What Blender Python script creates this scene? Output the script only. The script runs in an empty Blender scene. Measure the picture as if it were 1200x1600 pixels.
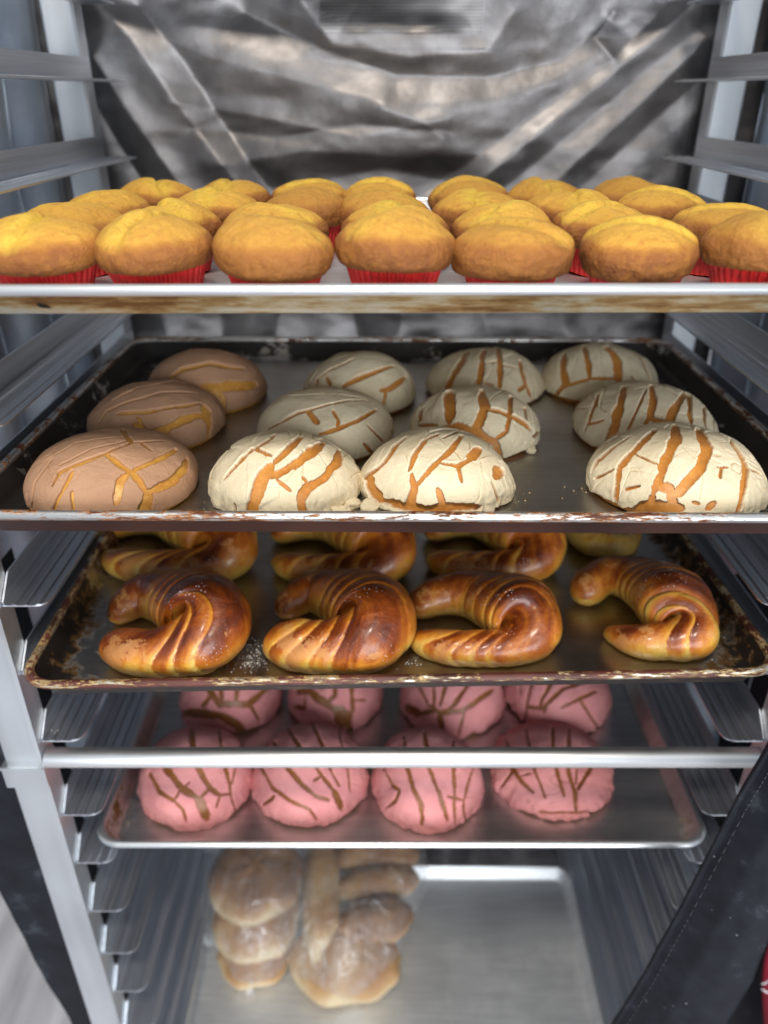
import bpy, math, random
import numpy as np
from mathutils import Vector

random.seed(7)
rng = np.random.default_rng(7)
SC = bpy.context.scene
COL = SC.collection
R = math.radians

# ------------------------------------------------------------------ camera, world, lamps
F, HX, HY = 1200.0, 600.0, 800.0           # focal length and centre in photo pixels (1200 x 1600)
PITCH = math.atan(655 / 1200)
CH = 1.55                                  # camera height above the shop floor
cp, sp = math.cos(PITCH), math.sin(PITCH)
cam = bpy.data.cameras.new("camera")
camo = bpy.data.objects.new("camera", cam)
COL.objects.link(camo)
camo.location = (0, 0, CH)
camo.rotation_euler = (math.pi / 2 - PITCH, 0, 0)
cam.sensor_fit = 'VERTICAL'
cam.sensor_height = 36
cam.sensor_width = 27
cam.lens = 27
cam.clip_start = 0.02
cam.clip_end = 60
cam.dof.use_dof = True
cam.dof.focus_distance = 0.59
cam.dof.aperture_fstop = 3.3
SC.camera = camo

W = bpy.data.worlds.new("World")
SC.world = W
W.use_nodes = True
wn, wl = W.node_tree.nodes, W.node_tree.links
bg = wn['Background']
bg.inputs['Strength'].default_value = 0.62
wtc = wn.new('ShaderNodeTexCoord')
wsep = wn.new('ShaderNodeSeparateXYZ')
wl.new(wtc.outputs['Generated'], wsep.inputs[0])
wr = wn.new('ShaderNodeValToRGB')
wmr = wn.new('ShaderNodeMapRange')
wmr.inputs[1].default_value = -1
wmr.inputs[2].default_value = 1
wl.new(wsep.outputs[2], wmr.inputs[0])
wl.new(wmr.outputs[0], wr.inputs[0])
e = wr.color_ramp.elements
e[0].position = 0.25
e[0].color = (0.20, 0.18, 0.165, 1)
e[1].position = 0.85
e[1].color = (0.86, 0.93, 1.0, 1)
el = e.new(0.5)
el.color = (0.40, 0.47, 0.60, 1)
wl.new(wr.outputs[0], bg.inputs['Color'])


def lamp(name, loc, target, size, power, color, sy=None):
    l = bpy.data.lights.new(name, 'AREA')
    l.energy = power
    l.color = color
    l.size = size
    if sy:
        l.shape = 'RECTANGLE'
        l.size_y = sy
    o = bpy.data.objects.new(name, l)
    COL.objects.link(o)
    o.location = loc
    d = Vector(target) - Vector(loc)
    o.rotation_euler = d.to_track_quat('-Z', 'Y').to_euler()
    return o


lamp("ceiling_lamp", (-0.10, -0.42, CH + 1.25), (0.02, 0.62, CH - 0.45), 0.30, 23, (1.0, 0.91, 0.79))
lamp("front_fill", (0.5, -1.9, CH - 0.25), (0, 0.7, CH - 0.40), 2.0, 84, (0.90, 0.95, 1.0), 1.6)  # added cool fill, no visible source; brightens the inside of the rack

SC.view_settings.view_transform = 'Standard'
SC.view_settings.look = 'None'
SC.view_settings.exposure = 0.0
SC.view_settings.gamma = 1.0
SC.cycles.max_bounces = 8
SC.cycles.use_denoising = True


# ------------------------------------------------------------------ pixel -> place helpers
def ray(px, py):
    x, u = px - HX, HY - py
    return np.array([x, cp * F + sp * u, -sp * F + cp * u]) / F


def at_h(px, py, h):
    r = ray(px, py)
    return np.array([0, 0, CH]) + r * (-h / r[2])


def at_d(px, py, d):
    r = ray(px, py)
    return np.array([0, 0, CH]) + r * (d / r[1])


def proj(P):
    P = np.atleast_2d(P)
    x, y, z = P[:, 0], P[:, 1], P[:, 2] - CH
    zc = y * cp - z * sp
    up = y * sp + z * cp
    return np.stack([HX + F * x / zc, HY - F * up / zc, zc], 1)


def zc_of(p):
    return p[1] * cp - (p[2] - CH) * sp


# ------------------------------------------------------------------ numpy noise
_perm = rng.random(65536)


def vnoise(P, scale, seed=0):
    p = np.asarray(P) * scale + seed * 17.31 + 1000.0
    i = np.floor(p).astype(np.int64)
    f = p - i
    f = f * f * (3 - 2 * f)
    out = 0
    for dx in (0, 1):
        for dy in (0, 1):
            for dz in (0, 1):
                h = ((i[:, 0] + dx) * 73856093 ^ (i[:, 1] + dy) * 19349663 ^ (i[:, 2] + dz) * 83492791) & 65535
                w = (f[:, 0] if dx else 1 - f[:, 0]) * (f[:, 1] if dy else 1 - f[:, 1]) * (f[:, 2] if dz else 1 - f[:, 2])
                out = out + _perm[h] * w
    return out * 2 - 1


def fbm(P, scale, seed=0, octs=3):
    o, a = 0, 1.0
    for k in range(octs):
        o = o + a * vnoise(P, scale * 2 ** k, seed + k * 5)
        a *= 0.5
    return o / 1.75


def sstep(x, a, b):
    t = np.clip((x - a) / (b - a), 0, 1)
    return t * t * (3 - 2 * t)


# ------------------------------------------------------------------ mesh helpers
def mk(name, V, Fc, mat, parent=None, smooth=True, attrs=None):
    me = bpy.data.meshes.new(name)
    V = np.asarray(V, dtype=np.float32)
    if isinstance(Fc, np.ndarray):
        n = len(Fc)
        k = Fc.shape[1]
        me.vertices.add(len(V))
        me.vertices.foreach_set('co', V.ravel())
        me.loops.add(n * k)
        me.loops.foreach_set('vertex_index', Fc.astype(np.int32).ravel())
        me.polygons.add(n)
        me.polygons.foreach_set('loop_start', np.arange(0, n * k, k, dtype=np.int32))
        me.update(calc_edges=True)
        me.validate()
    else:
        me.from_pydata(V.tolist(), [], Fc)
        me.update()
    if smooth:
        me.polygons.foreach_set('use_smooth', np.ones(len(me.polygons), dtype=bool))
    if attrs:
        for an, av in attrs.items():
            a = me.attributes.new(an, 'FLOAT', 'POINT')
            a.data.foreach_set('value', np.asarray(av, dtype=np.float32))
    me.materials.append(mat)
    o = bpy.data.objects.new(name, me)
    COL.objects.link(o)
    if parent is not None:
        o.parent = parent
    return o


def thing(name, label, cat, loc=(0, 0, 0), rz=0, group=None):
    o = bpy.data.objects.new(name, None)
    COL.objects.link(o)
    o.location = loc
    o.rotation_euler = (0, 0, rz)
    o.empty_display_size = 0.02
    tag(o, label, cat, group)
    return o


def tag(o, label, cat, group=None, kind=None):
    if label:
        o['label'] = label
    if cat:
        o['category'] = cat
    if group:
        o['group'] = group
    if kind:
        o['kind'] = kind
    return o


class MB:
    def __init__(s):
        s.v, s.f = [], []

    def add(s, V, Fc):
        b = len(s.v)
        s.v += [tuple(map(float, p)) for p in V]
        s.f += [tuple(b + int(i) for i in f) for f in Fc]

    def box(s, x0, x1, y0, y1, z0, z1, bv=0.0):
        if bv <= 0:
            V = [(x, y, z) for x in (x0, x1) for y in (y0, y1) for z in (z0, z1)]
            s.add(V, [(0, 1, 3, 2), (4, 6, 7, 5), (0, 4, 5, 1), (2, 3, 7, 6), (0, 2, 6, 4), (1, 5, 7, 3)])
            return
        # bevelled along z
        P = [(x0 + bv, y0), (x1 - bv, y0), (x1, y0 + bv), (x1, y1 - bv), (x1 - bv, y1), (x0 + bv, y1), (x0, y1 - bv), (x0, y0 + bv)]
        n = 8
        V = [(x, y, z0) for x, y in P] + [(x, y, z1) for x, y in P]
        s.add(V, [(i, (i + 1) % n, n + (i + 1) % n, n + i) for i in range(n)] + [tuple(range(n - 1, -1, -1)), tuple(range(n, 2 * n))])

    def tube(s, pts, r, n=12):
        pts = [np.array(p, float) for p in pts]
        rings = []
        for i, p in enumerate(pts):
            a = pts[max(i - 1, 0)]
            b = pts[min(i + 1, len(pts) - 1)]
            t = (b - a) / (np.linalg.norm(b - a) + 1e-12)
            u = np.cross(t, [0, 0, 1.0]) if abs(t[2]) < 0.9 else np.cross(t, [0, 1.0, 0])
            u /= np.linalg.norm(u)
            w = np.cross(u, t)
            rr = r[i] if hasattr(r, '__len__') else r
            rings.append([p + rr * (math.cos(2 * math.pi * k / n) * u + math.sin(2 * math.pi * k / n) * w) for k in range(n)])
        V = [q for rg in rings for q in rg]
        Fc = [(i * n + k, i * n + (k + 1) % n, (i + 1) * n + (k + 1) % n, (i + 1) * n + k) for i in range(len(pts) - 1) for k in range(n)]
        Fc += [tuple(range(n)), tuple(range((len(pts) - 1) * n + n - 1, (len(pts) - 1) * n - 1, -1))]
        s.add(V, Fc)

    def build(s, name, mat, parent=None, smooth=False):
        return mk(name, s.v, s.f, mat, parent, smooth)


def grid_faces(nu, nv, wrap_v=False):
    i = np.arange(nu - 1)[:, None]
    j = np.arange(nv if wrap_v else nv - 1)[None, :]
    j2 = (j + 1) % nv
    a = i * nv + j
    b = i * nv + j2
    c = (i + 1) * nv + j2
    d = (i + 1) * nv + j
    return np.stack([a.ravel(), b.ravel(), c.ravel(), d.ravel()], 1)


# ------------------------------------------------------------------ material helpers
class M:
    def __init__(s, name):
        s.m = bpy.data.materials.new(name)
        s.m.use_nodes = True
        s.t = s.m.node_tree
        s.n, s.l = s.t.nodes, s.t.links
        s.b = s.n['Principled BSDF']
        s.tc = s.n.new('ShaderNodeTexCoord')

    def set(s, **k):
        for a, v in k.items():
            s.b.inputs[a.replace('_', ' ')].default_value = v
        return s

    def map(s, scale=(1, 1, 1), rot=(0, 0, 0), loc=(0, 0, 0)):
        n = s.n.new('ShaderNodeMapping')
        n.inputs['Scale'].default_value = scale
        n.inputs['Rotation'].default_value = rot
        n.inputs['Location'].default_value = loc
        s.l.new(s.tc.outputs['Object'], n.inputs[0])
        return n.outputs[0]

    def noise(s, scale, detail=4, rough=0.6, vec=None, dist=0.0):
        n = s.n.new('ShaderNodeTexNoise')
        n.inputs['Scale'].default_value = scale
        n.inputs['Detail'].default_value = detail
        n.inputs['Roughness'].default_value = rough
        n.inputs['Distortion'].default_value = dist
        s.l.new(vec if vec is not None else s.tc.outputs['Object'], n.inputs['Vector'])
        return n.outputs['Fac']

    def voro(s, scale, vec=None, feature='F1'):
        n = s.n.new('ShaderNodeTexVoronoi')
        n.feature = feature
        n.inputs['Scale'].default_value = scale
        s.l.new(vec if vec is not None else s.tc.outputs['Object'], n.inputs['Vector'])
        return n.outputs['Distance']

    def ramp(s, fac, stops):
        n = s.n.new('ShaderNodeValToRGB')
        e = n.color_ramp.elements
        while len(e) < len(stops):
            e.new(0.5)
        for el, (p, c) in zip(e, stops):
            el.position = p
            el.color = (c, c, c, 1) if not hasattr(c, '__len__') else (*c, 1)
        s.l.new(fac, n.inputs[0])
        return n.outputs[0]

    def math(s, op, a, b=None, c=None, clamp=False):
        n = s.n.new('ShaderNodeMath')
        n.operation = op
        n.use_clamp = clamp
        for k, v in enumerate((a, b, c)):
            if v is None:
                continue
            if isinstance(v, (int, float)):
                n.inputs[k].default_value = v
            else:
                s.l.new(v, n.inputs[k])
        return n.outputs[0]

    def mix(s, fac, a, b):
        n = s.n.new('ShaderNodeMix')
        n.data_type = 'RGBA'
        for idx, v in ((0, fac), (6, a), (7, b)):
            if isinstance(v, (int, float)):
                n.inputs[idx].default_value = v
            elif isinstance(v, tuple):
                n.inputs[idx].default_value = (*v, 1)
            else:
                s.l.new(v, n.inputs[idx])
        return n.outputs[2]

    def attr(s, name):
        n = s.n.new('ShaderNodeAttribute')
        n.attribute_name = name
        return n.outputs['Fac']

    def xyz(s, vec=None):
        n = s.n.new('ShaderNodeSeparateXYZ')
        s.l.new(vec if vec is not None else s.tc.outputs['Object'], n.inputs[0])
        return n.outputs

    def to(s, sock, out):
        s.l.new(out, s.b.inputs[sock])
        return s

    def bump(s, h, strength=0.3, dist=0.001, prev=None):
        n = s.n.new('ShaderNodeBump')
        n.inputs['Strength'].default_value = strength
        n.inputs['Distance'].default_value = dist
        s.l.new(h, n.inputs['Height'])
        if prev is not None:
            s.l.new(prev, n.inputs['Normal'])
        s.l.new(n.outputs[0], s.b.inputs['Normal'])
        return n.outputs[0]


def mat_alu(name, base=(0.60, 0.61, 0.63), rough=0.30, streak=(120, 2.0, 120), crumbs=True):
    m = M(name)
    st = m.noise(1.0, 3, 0.7, m.map(streak))
    sm = m.noise(9, 4, 0.6)
    col = m.mix(m.ramp(st, [(0.35, 0.0), (0.65, 1.0)]), tuple(c * 0.80 for c in base), tuple(min(1, c * 1.15) for c in base))
    if crumbs:
        v = m.voro(190)
        msk = m.math('MULTIPLY', m.ramp(v, [(0.10, 1.0), (0.16, 0.0)]), m.ramp(m.noise(22, 2), [(0.60, 0.0), (0.68, 1.0)]))
        col = m.mix(msk, col, (0.8, 0.78, 0.72))
        m.to('Metallic', m.math('SUBTRACT', 1.0, msk))
        m.bump(msk, 0.5, 0.0006)
    else:
        m.set(Metallic=1.0)
    m.to('Base Color', col)
    m.to('Roughness', m.math('MULTIPLY_ADD', sm, 0.25, rough - 0.10))
    return m.m


def mat_pan(name, burn_edge=0.0, burn_corner=0.0, brown=(0.13, 0.06, 0.02), black=(0.012, 0.009, 0.008), base=(0.55, 0.55, 0.54), rough=0.34, wallband=0.0, seed=0.0, wipe=0.3):
    """tray metal; baked-on dirt grows towards the edges and corners of the pan (pan-local coordinates)"""
    m = M(name)
    x, y, z = m.xyz()
    ax = m.math('DIVIDE', m.math('ABSOLUTE', x), 0.33)
    ay = m.math('DIVIDE', m.math('ABSOLUTE', y), 0.2285)
    edge = m.math('MAXIMUM', m.math('POWER', ax, 9), m.math('POWER', ay, 9))
    corner = m.math('MULTIPLY', m.math('POWER', ax, 9), m.math('POWER', ay, 3))
    vec = m.map((1, 1, 1), loc=(seed, seed * 0.7, 0))
    n1 = m.noise(16, 6, 0.68, vec)
    n2 = m.noise(70, 5, 0.7, vec)
    nn = m.math('MULTIPLY_ADD', m.math('ADD', m.math('MULTIPLY', n1, 0.65), m.math('MULTIPLY', n2, 0.35)), 2.6, -0.85)
    f = m.math('ADD', m.math('MULTIPLY', edge, burn_edge), m.math('MULTIPLY', corner, burn_corner))
    s1 = m.math('MULTIPLY', f, nn)
    mb = m.ramp(s1, [(0.16, 0.0), (0.24, 1.0)])
    mk_ = m.ramp(s1, [(0.27, 0.0), (0.31, 1.0)])
    sc = m.noise(1, 3, 0.7, m.map((8, 160, 8)))
    colA = m.mix(m.ramp(sc, [(0.35, 0.0), (0.7, 1.0)]), tuple(c * 0.82 for c in base), base)
    smudge = m.ramp(m.noise(7, 5, 0.65, vec), [(0.42, 0.0), (0.75, 1.0)])
    colA = m.mix(m.math('MULTIPLY', smudge, wipe), colA, (0.30, 0.22, 0.13))
    sp_ = m.math('MULTIPLY', m.ramp(m.voro(160), [(0.07, 1.0), (0.12, 0.0)]), m.ramp(m.noise(11, 2), [(0.55, 0.0), (0.65, 1.0)]))
    colA = m.mix(sp_, colA, (0.75, 0.70, 0.60))
    col = m.mix(mb, colA, brown)
    col = m.mix(mk_, col, black)
    m.to('Base Color', col)
    m.to('Metallic', m.math('SUBTRACT', 1.0, m.math('MAXIMUM', m.math('MAXIMUM', m.math('MULTIPLY', mb, 0.75), mk_), sp_)))
    m.to('Roughness', m.math('ADD', m.math('MULTIPLY_ADD', smudge, 0.16, rough), m.math('MULTIPLY', mk_, 0.2)))
    m.bump(m.math('ADD', m.math('MULTIPLY', mk_, 0.8), m.math('MULTIPLY', n2, 0.3)), 0.25, 0.0007)
    return m.m


def mat_rim(name, t1, t2, flake, dark, base=(0.80, 0.80, 0.80), seed=0.0, rough=0.36):
    """rim: aluminium showing through flaking brown baked-on grease, streaked along the rim"""
    m = M(name)
    a = m.noise(1.0, 6, 0.72, m.map((18, 50, 200), loc=(seed, 0, 0)))
    b = m.noise(1.0, 4, 0.75, m.map((90, 200, 700), loc=(seed, 3, 0)))
    s = m.math('ADD', m.math('MULTIPLY', a, 0.58), m.math('MULTIPLY', b, 0.42))
    mb = m.ramp(s, [(t1 - 0.008, 0.0), (t1 + 0.008, 1.0)])
    md = m.ramp(s, [(t2 - 0.008, 0.0), (t2 + 0.008, 1.0)])
    fl2 = m.mix(m.ramp(m.noise(60, 3, 0.6), [(0.4, 0.0), (0.6, 1.0)]), flake, tuple(c * 0.45 for c in flake))
    dk2 = m.mix(m.ramp(m.noise(9, 4, 0.6), [(0.4, 0.0), (0.6, 1.0)]), dark, tuple(c * 0.45 for c in dark))
    col = m.mix(mb, base, fl2)
    col = m.mix(md, col, dk2)
    m.to('Base Color', col)
    m.to('Metallic', m.math('SUBTRACT', 0.9, m.math('MULTIPLY', mb, 0.85)))
    m.to('Roughness', m.math('MULTIPLY_ADD', mb, 0.15, rough))
    m.bump(m.math('ADD', mb, md), 0.4, 0.0006)
    return m.m


# ------------------------------------------------------------------ setting: shop floor
mf = M("floor_boards")
fn = mf.noise(1, 5, 0.65, mf.map((22, 3, 1)))
mf.to('Base Color', mf.ramp(fn, [(0.3, (0.30, 0.28, 0.28)), (0.5, (0.42, 0.40, 0.41)), (0.75, (0.55, 0.53, 0.54))]))
mf.set(Roughness=0.5)
fl = mk('floor', [(-6, -6, 0), (6, -6, 0), (6, 6, 0), (-6, 6, 0)], [(0, 1, 2, 3)], mf.m, smooth=False)
fl['kind'] = 'structure'

# ------------------------------------------------------------------ rack
CX = 0.018                                  # centre line of the rack
RUN_H = [-0.085, -0.012, 0.0655, 0.1245, 0.222, 0.289, 0.386, 0.4605, 0.544, 0.647, 0.7210, 0.803, 0.881, 0.958, 1.036, 1.112, 1.188, 1.266]
TIP_D, END_D = 0.540, 0.985
alu_r = mat_alu("runner_aluminium", (0.70, 0.73, 0.78), 0.36)
alu_p = mat_alu("post_aluminium", (0.74, 0.77, 0.80), 0.45, (10, 10, 1.2), crumbs=False)
alu_b = mat_alu("bar_aluminium", (0.86, 0.87, 0.88), 0.40, (3, 160, 160), crumbs=False)

rack = thing('bakery_rack', 'tall aluminium tray rack with rows of ledges and a round crossbar', 'rack', (CX, 0.53, 0))


def L(x, d, h):            # place -> rack-local
    return (x, d - 0.53, CH - h)


for s in (-1, 1):
    for d0, d1 in ((0.530, 0.560), (0.965, 0.995)):
        mb = MB()
        xa, xb = sorted((s * 0.346, s * 0.381))
        mb.box(xa, xb, d0 - 0.53, d1 - 0.53, 0.10, CH + 0.35, 0.0025)
        mb.build('post', alu_p, rack)
for s in (-1, 1):
    for h in RUN_H:
        # flange with shallow ridges + upright web, rounded / cut tip
        mb = MB()
        xo, xi = 0.3455, 0.307
        nx = 22
        xs = np.linspace(0, 1, nx)
        V, Fc = [], []
        outline = []
        for i, t in enumerate(xs):
            x = xo + (xi - xo) * t
            rc = 0.012
            dist_in = abs(x - xi)
            dist_out = abs(x - xo)
            y0 = TIP_D
            if dist_in < rc:
                y0 += rc - math.sqrt(max(rc * rc - (rc - dist_in) ** 2, 0))
            rz = 0.0009 * (1 if (0.22 < t < 0.30 or 0.48 < t < 0.56 or 0.74 < t < 0.82) else 0)
            outline.append((x, y0, rz))
        for (x, y0, rz) in outline:
            for yy in (y0, END_D):
                V.append((s * x, yy - 0.53, CH - h + rz))
                V.append((s * x, yy - 0.53, CH - h - 0.0016))
        for i in range(nx - 1):
            a, b = i * 4, (i + 1) * 4
            Fc += [(a, b, b + 2, a + 2), (a + 1, a + 3, b + 3, b + 1), (a, a + 1, b + 1, b), (a + 2, b + 2, b + 3, a + 3)]
        k = (nx - 1) * 4
        Fc += [(k, k + 1, k + 3, k + 2)]
        mb.add(V, Fc)
        # web
        t = 0.0016
        xw, xw2 = s * 0.3455, s * (0.3455 - t)
        prof = [(TIP_D + 0.001, 0.0005), (TIP_D - 0.0, 0.003), (TIP_D + 0.020, 0.022), (END_D, 0.022), (END_D, 0.0005)]
        n = len(prof)
        V = [(xw, d - 0.53, CH - h + z) for d, z in prof] + [(xw2, d - 0.53, CH - h + z) for d, z in prof]
        mb.add(V, [(i, (i + 1) % n, n + (i + 1) % n, n + i) for i in range(n)] + [tuple(range(n)), tuple(range(2 * n - 1, n - 1, -1))])
        mb.build('runner', alu_r, rack)
mb = MB()
mb.tube([L(-0.345, 0.540, 0.566), L(0, 0.540, 0.566), L(0.345, 0.540, 0.566)], 0.0097, 28)
mb.build('crossbar', alu_b, rack, True)
for s in (-1, 1):
    mb = MB()
    xa, xb = sorted((s * 0.3435, s * 0.3845))
    mb.box(xa, xb, -0.0040, 0.026, CH - 0.592, CH - 0.566, 0.001)
    mb.box(xa, xb, -0.0065, -0.0042, CH - 0.5665, CH - 0.5635)
    mb.build('bracket', alu_p, rack)
mb = MB()
mb.box(-0.345, 0.345, 0.968 - 0.53, 0.99 - 0.53, CH + 0.105, CH + 0.135)
mb.build('rear_bar', mat_alu("rear_bar_metal", (0.12, 0.13, 0.15), 0.4, crumbs=False), rack)
for s in (-1, 1):
    for d in (0.545, 0.98):
        mb = MB()
        mb.tube([L(s * 0.363, d, CH - 0.10), L(s * 0.363, d, CH - 0.06)], 0.012, 12)
        mb.tube([L(s * 0.363 - 0.013, d, CH - 0.036), L(s * 0.363 + 0.013, d, CH - 0.036)], 0.036, 24)
        mb.build('caster', mat_alu("caster_rubber", (0.06, 0.06, 0.06), 0.6, crumbs=False) if False else alu_p, rack, True)

# ------------------------------------------------------------------ insulated cover
mlin = M("silver_lining")
ln = mlin.noise(500, 2, 0.5)
lw = mlin.noise(11, 5, 0.62, dist=0.6)
ls = mlin.noise(30, 5, 0.6)
mlin.to('Base Color', mlin.ramp(lw, [(0.3, (0.125, 0.115, 0.112)), (0.55, (0.19, 0.18, 0.178)), (0.8, (0.29, 0.285, 0.29))]))
mlin.set(Metallic=0.92)
mlin.to('Roughness', mlin.math('MULTIPLY_ADD', ls, 0.22, 0.34))
_b = mlin.bump(ls, 0.3, 0.003)
mlin.bump(ln, 0.12, 0.0004, _b)
mlin = mlin.m

mls = M("silver_lining_lit")  # same lining, with its bluish reflected brightness painted into the base colour
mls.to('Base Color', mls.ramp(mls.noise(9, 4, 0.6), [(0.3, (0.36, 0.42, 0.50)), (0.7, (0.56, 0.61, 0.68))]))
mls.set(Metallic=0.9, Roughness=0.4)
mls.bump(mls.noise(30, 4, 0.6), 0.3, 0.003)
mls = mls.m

mblk = M("black_vinyl")
bn = mblk.noise(26, 6, 0.7)
bs = mblk.math('MULTIPLY', mblk.ramp(mblk.voro(85), [(0.06, 1.0), (0.12, 0.0)]), mblk.ramp(mblk.noise(17, 3), [(0.57, 0.0), (0.66, 0.7)]))
bc = mblk.ramp(bn, [(0.40, (0.005, 0.006, 0.010)), (0.60, (0.010, 0.012, 0.017)), (0.74, (0.04, 0.045, 0.055))])
mblk.to('Base Color', mblk.mix(bs, bc, (0.45, 0.47, 0.5)))
mblk.to('Roughness', mblk.math('MULTIPLY_ADD', bn, 0.3, 0.38))
mblk.b.inputs['Specular IOR Level'].default_value = 0.25
mblk.bump(mblk.noise(60, 4), 0.25, 0.0012)
mblk = mblk.m

cover = thing('insulated_rack_cover', 'insulated rack cover with creased silver lining and black outer flaps around the rack', 'rack cover', (CX, 1.02, 0))
BD = 1.03

# creases of the back lining: (amplitude m, width px, polyline in photo px on the plane of the panel)
FOLDS = [
    (0.030, 26, [(150, 0), (210, 60), (300, 190), (390, 310), (470, 420)]),
    (-0.028, 22, [(215, 10), (285, 90), (345, 190), (420, 300), (500, 420)]),
    (0.020, 18, [(150, 90), (215, 190), (290, 300), (350, 420)]),
    (-0.018, 14, [(150, 160), (200, 250), (260, 340)]),
    (0.022, 50, [(210, 40), (330, 90), (480, 130), (620, 165), (820, 150), (930, 90)]),
    (-0.034, 34, [(380, 20), (500, 75), (620, 118), (760, 122), (880, 95), (950, 30)]),
    (0.026, 34, [(470, 0), (520, 70), (640, 90), (760, 80), (800, 20)]),
    (-0.012, 14, [(300, 200), (430, 215), (560, 195), (700, 205)]),
    (0.014, 20, [(270, 160), (420, 185), (560, 215), (700, 185)]),
    (0.018, 30, [(330, 260), (480, 235), (640, 245), (760, 240)]),
    (-0.020, 34, [(360, 300), (500, 285), (600, 262), (720, 290)]),
    (0.024, 24, [(1090, 0), (1010, 70), (900, 160), (800, 240), (700, 320), (560, 430)]),
    (-0.024, 26, [(1050, 0), (960, 90), (860, 165), (760, 235), (640, 320)]),
    (0.020, 20, [(1100, 60), (1000, 160), (900, 250), (820, 330), (760, 430)]),
    (-0.014, 24, [(1110, 30), (1000, 120), (880, 220), (780, 300), (700, 400)]),
    (0.010, 30, [(1110, 160), (1020, 230), (930, 330), (880, 430)]),
    (-0.012, 18, [(1110, 110), (1010, 200), (900, 300), (840, 420)]),
    (0.014, 12, [(960, 20), (930, 60), (955, 90)]),
    (0.018, 22, [(600, 170), (660, 190), (690, 215)]),
    (0.014, 20, [(240, 420), (260, 520)]), (-0.014, 20, [(330, 420), (350, 540)]),
    (0.016, 18, [(450, 420), (430, 540)]), (-0.014, 16, [(540, 430), (560, 540)]),
    (0.016, 22, [(640, 430), (620, 540)]), (-0.016, 20, [(740, 440), (770, 540)]), (0.014, 20, [(860, 440), (890, 540)]),
]


def seg_dist_t(P, poly):
    poly = np.asarray(poly, float)
    best = np.full(len(P), 1e9)
    tt = np.zeros(len(P))
    n = len(poly) - 1
    for k in range(n):
        a, b = poly[k], poly[k + 1]
        ab = b - a
        t = np.clip(((P - a) @ ab) / (ab @ ab + 1e-18), 0, 1)
        d_ = np.linalg.norm(P - (a + t[:, None] * ab), axis=1)
        m_ = d_ < best
        best[m_] = d_[m_]
        tt[m_] = (k + t[m_]) / n
    return best, tt


def seg_dist(P, poly):
    poly = np.asarray(poly, float)
    best = np.full(len(P), 1e9)
    for a, b in zip(poly[:-1], poly[1:]):
        ab = b - a
        t = np.clip(((P - a) @ ab) / (ab @ ab + 1e-18), 0, 1)
        q = a + t[:, None] * ab
        best = np.minimum(best, np.linalg.norm(P - q, axis=1))
    return best


def back_relief(P):
    """P: world points on the back plane -> displacement towards the camera"""
    uv = proj(P)[:, :2]
    o = np.zeros(len(P))
    for amp, w, poly in FOLDS:
        dd = seg_dist(uv, poly)
        o += amp * 0.34 * np.exp(-np.abs(dd / (w * 1.30)) ** 1.3)
    o += 0.009 * fbm(P * np.array([1, 1, 2.2]), 6, 3, 2) + 0.0022 * fbm(P * np.array([1.0, 1, 1.8]), 24, 9, 2)
    hz = CH - P[:, 2]
    o += 0.018 * sstep(hz, 0.25, 0.5) * np.sin(P[:, 0] * 46 + 2.5 * np.sin(P[:, 0] * 9))
    return o


nu, nv = 420, 460
hh = np.concatenate([np.linspace(-0.16, 0.34, 330), np.linspace(0.345, 1.42, nv - 330)])
xx = np.linspace(-0.43, 0.43, nu)
G = np.stack(np.meshgrid(hh, xx, indexing='ij'), -1).reshape(-1, 2)
P = np.stack([G[:, 1] + CX, np.full(len(G), BD), CH - G[:, 0]], 1)
disp = back_relief(P)
P2 = P.copy()
P2[:, 1] -= disp
mk('back_panel', P2 - np.array([CX, 1.02, 0]), grid_faces(nv, nu), mlin, cover)

# mesh pocket near the top of the back lining
mpo = M("pocket_mesh")
pc = mpo.n.new('ShaderNodeTexChecker')
pc.inputs['Scale'].default_value = 420
mpo.l.new(mpo.map((1, 0.001, 1), (0, R(45), 0)), pc.inputs['Vector'])
mpo.to('Base Color', mpo.mix(pc.outputs['Fac'], (0.08, 0.076, 0.074), (0.17, 0.16, 0.155)))
mpo.set(Metallic=0.9, Roughness=0.36)
mpo = mpo.m
for nm, x0, x1, y0, y1, off in (('pocket', 502, 752, -60, 52, 0.0035), ('pocket_hem', 486, 782, -62, 76, 0.0018)):
    aa = at_d(x0, y1, BD)
    bb = at_d(x1, y1, BD)
    h1 = CH - aa[2]
    h0 = -0.16
    U, V_ = 90, 60
    G = np.stack(np.meshgrid(np.linspace(h0, h1, V_), np.linspace(aa[0], bb[0], U), indexing='ij'), -1).reshape(-1, 2)
    Pp = np.stack([G[:, 1], np.full(len(G), BD), CH - G[:, 0]], 1)
    Pp[:, 1] -= back_relief(Pp) + off
    mk(nm, Pp - np.array([CX, 1.02, 0]), grid_faces(V_, U), mpo if nm == 'pocket' else mlin, cover)

# side linings
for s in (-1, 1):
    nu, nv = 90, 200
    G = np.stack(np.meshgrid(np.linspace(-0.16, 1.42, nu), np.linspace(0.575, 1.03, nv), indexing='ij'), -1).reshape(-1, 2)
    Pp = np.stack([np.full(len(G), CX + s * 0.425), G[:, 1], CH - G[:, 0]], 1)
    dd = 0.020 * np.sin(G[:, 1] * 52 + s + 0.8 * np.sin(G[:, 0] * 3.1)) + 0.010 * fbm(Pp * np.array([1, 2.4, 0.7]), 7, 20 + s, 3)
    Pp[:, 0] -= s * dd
    mk('side_panel', Pp - np.array([CX, 1.02, 0]), grid_faces(nu, nv), mls, cover)


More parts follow.
